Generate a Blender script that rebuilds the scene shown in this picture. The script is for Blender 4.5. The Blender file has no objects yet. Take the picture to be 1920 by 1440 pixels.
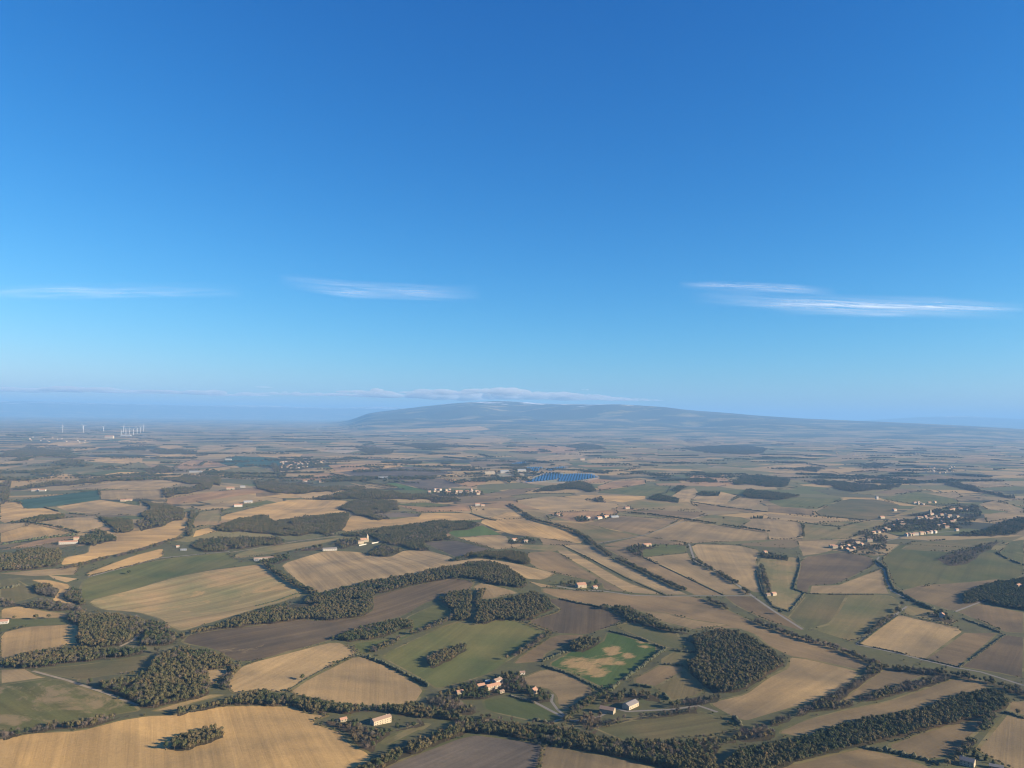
import bpy, bmesh, math, random, time
import numpy as np
from mathutils import Vector, Matrix, geometry

T0 = time.time()
random.seed(7)
rng = np.random.default_rng(11)
S = bpy.context.scene
COL = S.collection
R = math.radians

# ------------------------------------------------------------------ camera
CAM_H = 400.0
FPX = 1450.0                       # focal length in pixels of the 1920 px photograph
PITCH, ROLL = math.atan(61 / FPX), math.atan(28 / 1920)
fwd = np.array([0, math.cos(PITCH), math.sin(PITCH)])
r0 = np.array([1.0, 0, 0])
u0 = np.cross(r0, fwd)
RIGHT = r0 * math.cos(ROLL) + u0 * math.sin(ROLL)
UP = -r0 * math.sin(ROLL) + u0 * math.cos(ROLL)
cam_d = bpy.data.cameras.new('camera')
cam = bpy.data.objects.new('camera', cam_d)
COL.objects.link(cam)
cam.matrix_world = Matrix(((RIGHT[0], UP[0], -fwd[0], 0), (RIGHT[1], UP[1], -fwd[1], 0),
                           (RIGHT[2], UP[2], -fwd[2], CAM_H), (0, 0, 0, 1)))
cam_d.sensor_width = 36
cam_d.lens = 36 * FPX / 1920
cam_d.clip_start = 1
cam_d.clip_end = 400000
S.camera = cam

# ------------------------------------------------------------------ sky, sun, exposure
SUN_AZ, SUN_EL = R(104), R(18)     # azimuth clockwise from the view direction
W = bpy.data.worlds.new('World')
S.world = W
W.use_nodes = True
nt = W.node_tree
bg = nt.nodes['Background']
sky = nt.nodes.new('ShaderNodeTexSky')
sky.sky_type = 'NISHITA'
sky.sun_disc = False
sky.sun_elevation = SUN_EL
sky.sun_rotation = SUN_AZ
sky.altitude = 600
sky.air_density = 1.0
sky.dust_density = 0.7
sky.ozone_density = 3.0
# the camera's strong blue: each channel of the sky gets its own contrast
SK = 0.197
sep = nt.nodes.new('ShaderNodeSeparateColor'); comb = nt.nodes.new('ShaderNodeCombineColor')
nt.links.new(sky.outputs[0], sep.inputs[0])
for ch, (pw, gain) in enumerate(((2.1, 0.60), (1.2, 0.68), (0.86, 0.88))):
    a_ = nt.nodes.new('ShaderNodeMath'); a_.operation = 'MULTIPLY'; a_.inputs[1].default_value = SK
    b_ = nt.nodes.new('ShaderNodeMath'); b_.operation = 'POWER'; b_.inputs[1].default_value = pw
    c_ = nt.nodes.new('ShaderNodeMath'); c_.operation = 'MULTIPLY'; c_.inputs[1].default_value = gain / SK
    nt.links.new(sep.outputs[ch], a_.inputs[0]); nt.links.new(a_.outputs[0], b_.inputs[0])
    nt.links.new(b_.outputs[0], c_.inputs[0]); nt.links.new(c_.outputs[0], comb.inputs[ch])
nt.links.new(comb.outputs[0], bg.inputs[0])
bg.inputs[1].default_value = 0.065
sun_d = bpy.data.lights.new('sun', 'SUN')
sun_d.energy = 5.0
sun_d.angle = R(0.5)
sun_d.color = (1, 0.83, 0.60)
sun = bpy.data.objects.new('sun', sun_d)
COL.objects.link(sun)
sdir = Vector((math.sin(SUN_AZ) * math.cos(SUN_EL), math.cos(SUN_AZ) * math.cos(SUN_EL), math.sin(SUN_EL)))
sun.rotation_euler = sdir.to_track_quat('Z', 'Y').to_euler()
S.view_settings.view_transform = 'Standard'
S.view_settings.look = 'None'
S.view_settings.gamma = 1
S.view_settings.use_curve_mapping = False
S.view_settings.exposure = 1.6
S.render.engine = 'CYCLES'
S.cycles.use_denoising = True
S.cycles.max_bounces = 5
S.cycles.diffuse_bounces = 2
S.cycles.glossy_bounces = 2
S.cycles.transparent_max_bounces = 12
S.cycles.volume_bounces = 1
S.cycles.filter_width = 1.15

HAZE_SIGMA = 4.0e-5
HAZE_COLOR = (0.20, 0.43, 0.78)
HAZE_TOP = 1250.0
HAZE_R = 155000.0

# ------------------------------------------------------------------ terrain height
def _hash(i, j, s):
    n = (i * 374761393 + j * 668265263 + s * 982451653) & 0xffffffff
    n = ((n ^ (n >> 13)) * 1274126177) & 0xffffffff
    return ((n ^ (n >> 16)) & 0xffff) / 65535.0

def vnoise(x, y, lam, seed):
    x = np.asarray(x, float) / lam; y = np.asarray(y, float) / lam
    i = np.floor(x).astype(np.int64); j = np.floor(y).astype(np.int64)
    fx, fy = x - i, y - j
    fx = fx * fx * fx * (fx * (fx * 6 - 15) + 10); fy = fy * fy * fy * (fy * (fy * 6 - 15) + 10)
    a, b = _hash(i, j, seed), _hash(i + 1, j, seed)
    c, d = _hash(i, j + 1, seed), _hash(i + 1, j + 1, seed)
    return (a + (b - a) * fx) * (1 - fy) + (c + (d - c) * fx) * fy - 0.5

def sstep(a, b, x):
    t = np.clip((x - a) / (b - a), 0, 1)
    return t * t * (3 - 2 * t)

# crest of the long mountain: direction (tan of azimuth) against height, crest 29 km out
def _pix_tan_el(px, py):
    d = fwd + RIGHT * ((px - 960) / FPX) + UP * ((720 - py) / FPX)
    return d[0] / d[1], d[2] / math.hypot(d[0], d[1])
CREST = [(560, 786), (640, 781.5), (690, 776), (725, 771.5), (760, 767), (800, 762), (840, 757.5), (875, 754.5), (905, 753), (940, 752), (960, 753.5), (1010, 756), (1060, 757), (1100, 758.5),
         (1160, 761), (1200, 764), (1250, 766), (1330, 772), (1420, 779), (1500, 785), (1600, 789.5), (1700, 794), (1800, 799), (1920, 806), (2100, 813)]
CREST_D = 29000.0
_ct = np.array([_pix_tan_el(*p)[0] for p in CREST])
_ch = np.array([CAM_H + CREST_D * _pix_tan_el(*p)[1] for p in CREST])
_ch[0] = 0
_ch[1] = 120
def mountain_h(x, y):
    r = np.hypot(x, y)
    t = np.where(y > 1, x / np.maximum(y, 1), 9.0)
    crest = np.interp(t, _ct, _ch, left=0, right=_ch[-1])
    crest = np.where(y > 1, crest, 0)
    rise = sstep(15200, CREST_D, r) ** 0.95
    fall = 1 - 0.55 * sstep(CREST_D, CREST_D + 14000, r)
    rough = 1 + rise * (1 - rise) * 4 * (0.62 * vnoise(x, y, 5200, 31) + 0.44 * vnoise(x, y, 2300, 32) + 0.24 * vnoise(x, y, 1000, 33))
    rough = rough + 0.04 * vnoise(x, y, 1500, 35) * rise
    edge = np.interp(t, [-9, _ct[0], _ct[2], _ct[-1], _ct[-1] + 0.3], [0, 0, 1, 1, 0.5])
    return crest * rise * fall * rough * edge

def far_hills_h(x, y):
    r = np.hypot(x, y)
    t = np.where(y > 1, x / np.maximum(y, 1), 9.0)
    a = np.where(y > 1, sstep(54000, 66000, r), 0) * (1 - 0.5 * sstep(70000, 90000, r))
    left = np.interp(t, [-9, -1.2, -0.62, -0.35, -0.15, -0.05], [0, 600, 1000, 960, 800, 0])
    right = np.interp(t, [0.36, 0.46, 0.52, 0.58, 0.66, 0.75, 9], [0, 330, 640, 780, 640, 560, 0])
    return a * (left + right) * (1 + 0.22 * vnoise(x, y, 9000, 41) + 0.10 * vnoise(x, y, 3000, 42))

def height(x, y):
    x = np.asarray(x, float); y = np.asarray(y, float)
    r = np.hypot(x, y)
    left = 1 - sstep(-0.05, 0.30, np.where(y > 1, x / np.maximum(y, 300), 0.2)) * sstep(900, 1900, r)
    amp = 6 + 31 * left
    amp = amp * (1 - 0.55 * sstep(3500, 8000, r))
    h = amp * (vnoise(x, y, 640, 3) + 0.5 * vnoise(x, y, 330, 4))
    h = h + 26 * vnoise(x, y, 2600, 5) * sstep(2500, 6000, r)
    h = h + 40 * vnoise(x, y, 7000, 6) * sstep(7000, 12000, r) * (1 - sstep(30000, 50000, r))
    return h + mountain_h(x, y) + far_hills_h(x, y)

# ------------------------------------------------------------------ pixels of the photograph to places on the ground
_ts = np.geomspace(500, 140000, 900)
def pix_dir(p):
    p = np.asarray(p, float)
    d = fwd[None] + RIGHT[None] * ((p[:, :1] - 960) / FPX) + UP[None] * ((720 - p[:, 1:2]) / FPX)
    return d / np.linalg.norm(d, axis=1)[:, None]

def ground(pts, lift=0.0):
    d = pix_dir(pts)
    lift = np.broadcast_to(np.asarray(lift, float), (len(d),))
    P = d[:, None, :] * _ts[None, :, None]
    z = P[..., 2] + CAM_H - height(P[..., 0], P[..., 1]) - lift[:, None]
    below = z < 0
    k = np.where(below.any(1), below.argmax(1), len(_ts) - 1)
    k = np.maximum(k, 1)
    i = np.arange(len(d))
    z0, z1 = z[i, k - 1], z[i, k]
    f = np.clip(z0 / np.where(np.abs(z0 - z1) < 1e-9, 1, z0 - z1), 0, 1)
    t = _ts[k - 1] + (_ts[k] - _ts[k - 1]) * f
    return d[:, :2] * t[:, None]

def project(x, y, z):
    v = np.stack([np.asarray(x, float), np.asarray(y, float), np.asarray(z, float) - CAM_H], -1)
    w = v @ fwd
    return 960 + FPX * (v @ RIGHT) / w, 720 - FPX * (v @ UP) / w, w

def densify(pts, step=7.0, closed=True):
    out = []
    n = len(pts)
    for i in range(n if closed else n - 1):
        a, b = np.array(pts[i], float), np.array(pts[(i + 1) % n], float)
        m = max(1, int(np.linalg.norm(b - a) / step))
        for k in range(m):
            out.append(a + (b - a) * k / m)
    if not closed:
        out.append(np.array(pts[-1], float))
    return np.array(out)

def smooth_closed(pts, it=1):
    p = np.array(pts, float)
    for _ in range(it):                                   # corner cutting keeps outlines from looking polygonal
        q = np.roll(p, -1, 0)
        p = np.stack([p * 0.86 + q * 0.14, p * 0.14 + q * 0.86], 1).reshape(-1, 2)
    return p

def in_poly(poly, x, y):
    inside = np.zeros(x.shape, bool)
    n = len(poly)
    j = n - 1
    for i in range(n):
        xi, yi = poly[i]; xj, yj = poly[j]
        if yi != yj:
            c = ((yi > y) != (yj > y)) & (x < (xj - xi) * (y - yi) / (yj - yi) + xi)
            inside ^= c
        j = i
    return inside

# ------------------------------------------------------------------ object helpers
def tag(o, label=None, cat=None, group=None, kind=None):
    if label: o['label'] = label
    if cat: o['category'] = cat
    if group: o['group'] = group
    if kind: o['kind'] = kind
    return o

def link(name, data, parent=None):
    o = bpy.data.objects.new(name, data)
    COL.objects.link(o)
    if parent is not None: o.parent = parent
    return o

def empty(name, loc=(0, 0, 0), rz=0.0):
    o = link(name, None)
    o.empty_display_size = 1
    o.location = loc
    o.rotation_euler = (0, 0, rz)
    return o

class MB:
    """collects plain faces into one mesh"""
    def __init__(s): s.v, s.f = [], []
    def add(s, vs, fs):
        b = len(s.v); s.v += [tuple(v) for v in vs]; s.f += [tuple(b + i for i in f) for f in fs]
    def box(s, x0, x1, y0, y1, z0, z1, M=None):
        vs = [(x, y, z) for z in (z0, z1) for x, y in ((x0, y0), (x1, y0), (x1, y1), (x0, y1))]
        if M is not None: vs = [M @ Vector(v) for v in vs]
        s.add(vs, [(0, 3, 2, 1), (4, 5, 6, 7), (0, 1, 5, 4), (1, 2, 6, 5), (2, 3, 7, 6), (3, 0, 4, 7)])
    def tube(s, a, b, ra, rb, n=6, cap=True):
        a, b = Vector(a), Vector(b)
        q = (b - a).to_track_quat('Z', 'Y')
        vs = []
        for c, r in ((a, ra), (b, rb)):
            for k in range(n):
                vs.append(c + q @ Vector((r * math.cos(2 * math.pi * k / n), r * math.sin(2 * math.pi * k / n), 0)))
        fs = [(k, (k + 1) % n, n + (k + 1) % n, n + k) for k in range(n)]
        if cap: fs += [tuple(range(n - 1, -1, -1)), tuple(range(n, 2 * n))]
        s.add(vs, fs)
    def mesh(s, name, mat, smooth=False):
        me = bpy.data.meshes.new(name)
        me.from_pydata(s.v, [], s.f)
        if mat:
            me.materials.append(mat)
        if smooth:
            me.polygons.foreach_set('use_smooth', [True] * len(me.polygons))
        me.update()
        return me
    def build(s, name, mat, parent=None, smooth=False):
        return link(name, s.mesh(name, mat, smooth), parent)

# ------------------------------------------------------------------ materials
def new_mat(name):
    m = bpy.data.materials.new(name)
    m.use_nodes = True
    n = m.node_tree.nodes
    b = n['Principled BSDF']
    b.inputs['Roughness'].default_value = 0.9
    b.inputs['Specular IOR Level'].default_value = 0.15
    return m, m.node_tree, b

class NB:
    def __init__(s, tree): s.t = tree
    def node(s, typ, **kw):
        n = s.t.nodes.new(typ)
        for k, v in kw.items(): setattr(n, k, v)
        return n
    def put(s, sock, v):
        if isinstance(v, bpy.types.NodeSocket): s.t.links.new(v, sock)
        elif v is not None: sock.default_value = v
    def math(s, op, a, b=None, c=None, clamp=False):
        n = s.node('ShaderNodeMath', operation=op, use_clamp=clamp)
        s.put(n.inputs[0], a); s.put(n.inputs[1], b)
        if c is not None: s.put(n.inputs[2], c)
        return n.outputs[0]
    def mix(s, f, a, b, mode='MIX'):
        n = s.node('ShaderNodeMix', data_type='RGBA', blend_type=mode)
        s.put(n.inputs[0], f)
        for k, v in ((6, a), (7, b)):
            if isinstance(v, (tuple, list)): v = (*v[:3], 1)
            s.put(n.inputs[k], v)
        return n.outputs[2]
    def pos(s, ang=0.0, scale=(1, 1, 1)):
        g = s.node('ShaderNodeNewGeometry')
        m = s.node('ShaderNodeMapping', vector_type='TEXTURE')   # rotate first, then scale
        s.t.links.new(g.outputs['Position'], m.inputs['Vector'])
        m.inputs['Rotation'].default_value = (0, 0, ang)
        m.inputs['Scale'].default_value = tuple(1 / v if v else 1e9 for v in scale)
        return m.outputs[0]
    def noise(s, vec, scale, detail=3, rough=0.55, dist=0.0, dim='3D', w=0.0):
        n = s.node('ShaderNodeTexNoise', noise_dimensions=dim)
        s.put(n.inputs['Vector'], vec)
        n.inputs['Scale'].default_value = scale
        n.inputs['Detail'].default_value = detail
        n.inputs['Roughness'].default_value = rough
        n.inputs['Distortion'].default_value = dist
        if dim == '4D': n.inputs['W'].default_value = w
        return n.outputs['Fac']
    def ramp(s, f, stops, mode='LINEAR'):
        n = s.node('ShaderNodeValToRGB')
        n.color_ramp.interpolation = mode
        e = n.color_ramp.elements
        while len(e) < len(stops): e.new(0.5)
        for k, (p, c) in enumerate(stops):
            e[k].position = p
            e[k].color = (*c[:3], 1) if isinstance(c, (tuple, list)) else (c, c, c, 1)
        s.put(n.inputs[0], f)
        return n.outputs[0]
    def rng(s, f, a, b, c, d):
        n = s.node('ShaderNodeMapRange')
        s.put(n.inputs[0], f)
        for k, v in enumerate((a, b, c, d)): n.inputs[k + 1].default_value = v
        return n.outputs[0]

PAL = dict(
    T1=(0.330, 0.219, 0.092), T2=(0.260, 0.186, 0.092), T3=(0.204, 0.150, 0.077), R1=(0.252, 0.158, 0.079),
    B1=(0.142, 0.102, 0.053), B2=(0.094, 0.069, 0.039), K1=(0.088, 0.071, 0.052),
    G1=(0.078, 0.087, 0.027), G2=(0.053, 0.093, 0.022), G3=(0.113, 0.105, 0.043), O1=(0.159, 0.133, 0.058),
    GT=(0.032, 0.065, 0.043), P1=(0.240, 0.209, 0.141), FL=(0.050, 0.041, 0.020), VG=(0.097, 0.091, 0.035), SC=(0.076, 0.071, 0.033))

def field_mat(name, code, ang, seed, k=1.0, streak=0.5, patch=None, bare=None):
    """ploughed or sown ground: mottled soil, fine drill lines along the working direction, old damp patches"""
    c = [v * k for v in PAL[code]]
    m, t, b = new_mat(name)
    n = NB(t)
    off = seed * 37.7
    soil = code[0] in 'TRBK'
    p = n.pos(0, (1, 1, 1))
    big = n.noise(p, 1 / 170.0, 4, 0.55, 0.6, '4D', off)
    mid = n.noise(p, 1 / 34.0, 4, 0.65, 0.3, '4D', off + 5)
    fine = n.noise(p, 1 / 3.5, 4, 0.7, 0, '4D', off + 9)
    lines = n.noise(n.pos(ang, (1 / 260.0, 1 / 5.0, 1 / 40.0)), 1.0, 3, 0.6, 0.2, '4D', off + 2)
    tram = n.noise(n.pos(ang, (1 / 700.0, 1 / 22.0, 1 / 90.0)), 1.0, 2, 0.5, 0.1, '4D', off + 3)
    warm = tuple(min(1, v * f) for v, f in zip(c, (1.38, 1.31, 1.16)))
    dark = tuple(v * f for v, f in zip(c, (0.64, 0.67, 0.72)))
    if not soil:
        warm = (c[0] * 1.55, c[1] * 1.22, c[2] * 1.25)
        dark = (c[0] * 0.72, c[1] * 0.82, c[2] * 0.75)
    col = n.mix(n.rng(big, 0.36, 0.64, 0, 1), dark, warm)
    col = n.mix(n.rng(mid, 0.30, 0.72, 0, 0.42), col, tuple(c))
    if bare:                                                # bare ground fading out through thin growth
        f = None
        for bx, by, rx, ry in bare:
            g = n.node('ShaderNodeNewGeometry'); mp = n.node('ShaderNodeMapping', vector_type='TEXTURE')
            t.links.new(g.outputs['Position'], mp.inputs['Vector'])
            mp.inputs['Location'].default_value = (bx, by, 0); mp.inputs['Scale'].default_value = (rx, ry, 1e9)
            ln = n.node('ShaderNodeVectorMath', operation='LENGTH'); t.links.new(mp.outputs[0], ln.inputs[0])
            q = n.math('SUBTRACT', 1.0, ln.outputs['Value'])
            f = q if f is None else n.math('MAXIMUM', f, q)
        wn = n.noise(n.pos(R(25), (1 / 2.2, 1, 1)), 1 / 13.0, 8, 0.72, 0.6, '4D', off + 20)
        f = n.math('ADD', f, n.math('MULTIPLY', n.math('SUBTRACT', wn, 0.5), 3.2))
        w2_ = n.noise(n.pos(R(25), (1 / 1.8, 1, 1)), 1 / 38.0, 4, 0.6, 0.6, '4D', off + 23)
        f = n.math('ADD', f, n.math('MULTIPLY', n.math('SUBTRACT', w2_, 0.5), 2.4))
        col = n.mix(n.rng(f, -0.05, 0.55, 0, 0.95), col, tuple(v * 0.9 for v in PAL['T1']))
    v = n.math('MULTIPLY', n.rng(lines, 0.3, 0.7, 1 - 0.16 * streak, 1 + 0.16 * streak), n.rng(tram, 0.35, 0.65, 1 - 0.20 * streak, 1 + 0.20 * streak))
    v = n.math('MULTIPLY', v, n.rng(fine, 0.25, 0.75, 0.84, 1.16))
    cv = n.node('ShaderNodeCombineColor')
    for i in range(3): t.links.new(v, cv.inputs[i])
    col = n.mix(1.0, col, cv.outputs[0], 'MULTIPLY')
    if patch:
        pn = n.noise(n.pos(ang, (1 / 1.6, 1, 1)), 1 / (patch[2] if len(patch) > 2 else 60.0), 8, 0.7, 0.8, '4D', off + 12)
        col = n.mix(n.rng(pn, patch[1], patch[1] + 0.08, 0, 0.85), col, PAL[patch[0]])
    t.links.new(col, b.inputs['Base Color'])
    bump = n.node('ShaderNodeBump')
    bump.inputs['Strength'].default_value = 0.5
    bump.inputs['Distance'].default_value = 0.6
    t.links.new(n.math('ADD', lines, n.math('MULTIPLY', fine, 0.7)), bump.inputs['Height'])
    t.links.new(bump.outputs[0], b.inputs['Normal'])
    return m

def rough_ground_mat(name):
    m, t, b = new_mat(name)
    n = NB(t)
    p = n.pos()
    a = n.noise(p, 1 / 90.0, 5, 0.6)
    f = n.noise(p, 1 / 7.0, 5, 0.7)
    col = n.ramp(a, [(0.30, PAL['G1']), (0.45, PAL['VG']), (0.58, PAL['SC']), (0.72, PAL['O1'])])
    col = n.mix(n.rng(f, 0.3, 0.7, 0.0, 0.7), col, (.055, .058, .030))
    t.links.new(col, b.inputs['Base Color'])
    return m

def plain_mat(name):
    """far farmland: a mosaic of fields with dark hedges and small woods between them"""
    m, t, b = new_mat(name)
    n = NB(t)
    p = n.pos(R(14), (1 / 350.0, 1 / 240.0, 0))
    dist = n.node('ShaderNodeTexNoise'); dist.inputs['Scale'].default_value = 0.8; dist.inputs['Detail'].default_value = 2
    t.links.new(p, dist.inputs['Vector'])
    pv = n.node('ShaderNodeVectorMath', operation='MULTIPLY_ADD')
    t.links.new(dist.outputs['Color'], pv.inputs[0]); pv.inputs[1].default_value = (0.55, 0.55, 0); t.links.new(p, pv.inputs[2])
    vo = n.node('ShaderNodeTexVoronoi', feature='F1', voronoi_dimensions='2D'); vo.inputs['Scale'].default_value = 1
    t.links.new(pv.outputs[0], vo.inputs['Vector'])
    ve = n.node('ShaderNodeTexVoronoi', feature='DISTANCE_TO_EDGE', voronoi_dimensions='2D'); ve.inputs['Scale'].default_value = 1
    t.links.new(pv.outputs[0], ve.inputs['Vector'])
    sep = n.node('ShaderNodeSeparateColor'); t.links.new(vo.outputs['Color'], sep.inputs[0])
    col = n.ramp(sep.outputs[0], [(0.0, PAL['T1']), (0.17, PAL['O1']), (0.30, PAL['G3']), (0.42, PAL['T2']), (0.55, PAL['G1']), (0.63, PAL['T3']),
                                  (0.74, PAL['R1']), (0.82, PAL['B1']), (0.88, PAL['SC']), (0.93, PAL['T1'])], 'CONSTANT')
    fine = n.noise(n.pos(0, (1, 1, 0)), 1 / 45.0, 5, 0.65)
    col = n.mix(n.rng(fine, 0.3, 0.7, 0, 0.35), col, PAL['G3'])
    hedge = n.math('MULTIPLY', n.rng(ve.outputs['Distance'], 0.012, 0.03, 1, 0), n.rng(n.noise(n.pos(), 1 / 260.0, 2), 0.42, 0.5, 0, 1))
    woods = n.rng(n.noise(n.pos(R(8), (1 / 1700.0, 1 / 900.0, 0)), 1.0, 6, 0.66), 0.56, 0.575, 0, 1)
    dk = n.math('MAXIMUM', hedge, woods)
    col = n.mix(dk, col, (.040, .042, .026))
    t.links.new(col, b.inputs['Base Color'])
    return m

def mountain_mat(name):
    """wooded mountain with clearings and old snow towards the top"""
    m, t, b = new_mat(name)
    n = NB(t)
    a = n.noise(n.pos(R(10), (1 / 1500.0, 1 / 800.0, 0)), 1.0, 6, 0.62)
    gz = n.node('ShaderNodeNewGeometry'); sz_ = n.node('ShaderNodeSeparateXYZ'); t.links.new(gz.outputs['Position'], sz_.inputs[0])
    a = n.math('ADD', a, n.rng(sz_.outputs['Z'], 60, 520, 0.10, 0.015))      # more clearings on the lower slopes
    col = n.ramp(a, [(0.0, (.036, .040, .026)), (0.56, (.046, .047, .030)), (0.60, PAL['G3']), (0.70, PAL['T2'])])
    g = n.node('ShaderNodeNewGeometry'); s = n.node('ShaderNodeSeparateXYZ'); t.links.new(g.outputs['Position'], s.inputs[0])
    hi = n.rng(s.outputs['Z'], 650, 900, 0, 0.26)
    sn = n.noise(n.pos(R(-6), (1 / 1300.0, 1 / 600.0, 0)), 1.0, 6, 0.62)
    snow = n.math('MULTIPLY', n.rng(n.math('ADD', sn, hi), 0.74, 0.79, 0, 1), n.rng(s.outputs['Z'], 560, 720, 0, 1))
    col = n.mix(snow, col, (.80, .80, .82))
    t.links.new(col, b.inputs['Base Color'])
    return m

def leaf_mat(name, cols, rnd=True):
    m, t, b = new_mat(name)
    n = NB(t)
    oi = n.node('ShaderNodeObjectInfo')
    g = n.noise(n.pos(), 1 / 1.6, 3, 0.7)
    st = [(i / max(1, len(cols) - 1) if len(cols) > 1 else 0, c) for i, c in enumerate(cols)]
    col = n.ramp(oi.outputs['Random'], st)
    stand = n.noise(n.pos(), 1 / 55.0, 3, 0.6)                  # stands of one kind lean greener or greyer
    col = n.mix(n.rng(stand, 0.38, 0.62, 0, 0.75), col, n.mix(1.0, col, (1.12, 1.06, 1.14), 'MULTIPLY'))
    col = n.mix(n.rng(stand, 0.60, 0.36, 0, 0.7), col, n.mix(1.0, col, (.66, .78, .76), 'MULTIPLY'))
    v = n.rng(g, 0.25, 0.75, 0.6, 1.4)
    cv = n.node('ShaderNodeCombineColor')
    for i in range(3): t.links.new(v, cv.inputs[i])
    col = n.mix(1.0, col, cv.outputs[0], 'MULTIPLY')
    t.links.new(col, b.inputs['Base Color'])
    b.inputs['Roughness'].default_value = 0.8
    b.inputs['Specular IOR Level'].default_value = 0.1
    return m

def plain_color(name, c, rough=0.85, spec=0.2, var=0.25, scale=1.2):
    m, t, b = new_mat(name)
    n = NB(t)
    tc = n.node('ShaderNodeTexCoord')
    f = n.noise(tc.outputs['Object'], scale, 5, 0.65)
    col = n.mix(n.rng(f, 0.3, 0.7, 0, 1), tuple(v * (1 - var) for v in c), tuple(min(0.9, v * (1 + var)) for v in c))
    t.links.new(col, b.inputs['Base Color'])
    b.inputs['Roughness'].default_value = rough
    b.inputs['Specular IOR Level'].default_value = spec
    return m

M_OAK = leaf_mat('oak_foliage', [(.078, .067, .031), (.060, .059, .025), (.090, .073, .035), (.052, .055, .022), (.098, .071, .031)])
M_GREEN = leaf_mat('evergreen_foliage', [(.034, .042, .017), (.044, .052, .020), (.028, .036, .016)])
M_BARE = leaf_mat('bare_twigs', [(.105, .088, .068), (.085, .074, .058), (.120, .095, .070)])
M_RUST = leaf_mat('rusty_foliage', [(.110, .074, .036), (.090, .068, .034)])
M_TRUNK = plain_color('bark', (.10, .08, .062))
M_HEDGE = leaf_mat('hedge_foliage', [(.060, .062, .034), (.076, .070, .042), (.052, .060, .030)])
M_CREAM = plain_color('cream_render', (.33, .28, .20), var=0.12)
M_STONE = plain_color('stone_wall', (.23, .20, .145), var=0.2)
M_WHITE = plain_color('white_render', (.32, .305, .27), var=0.06)
M_TILE = plain_color('terracotta_tiles', (.33, .19, .125), var=0.3, scale=2.5)
M_TILE2 = plain_color('weathered_tiles', (.22, .155, .115), var=0.3, scale=2.5)
M_SLATE = plain_color('grey_roof', (.16, .15, .145), var=0.25, scale=2.5)
M_SHUT = plain_color('dark_window', (.035, .035, .04), rough=0.3, spec=0.5)
M_METAL = plain_color('pale_metal', (.22, .24, .26), rough=0.5, spec=0.4, var=0.08)
M_TURB = plain_color('turbine_white', (.56, .56, .56), rough=0.5, var=0.03)
M_ROAD = plain_color('road_surface', (.17, .155, .13), var=0.12, scale=0.05)
M_TRACK = plain_color('track_surface', (.24, .19, .125), var=0.15, scale=0.05)
M_PANEL, _t, _b = new_mat('solar_glass')
_b.inputs['Base Color'].default_value = (.014, .045, .115, 1)
_b.inputs['Roughness'].default_value = 0.35
_b.inputs['Specular IOR Level'].default_value = 0.6


# ------------------------------------------------------------------ the fields, outlined on the ground
FIELDS = []   # (name, label, palette code, outline, strength, streak, patch)
def F(name, label, code, pts, k=1.0, streak=0.5, patch=None): FIELDS.append((name, label, code, pts, k, streak, patch))  # many right-hand strengths are lower: browner soil, plus lens darkening put into the colour

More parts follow.
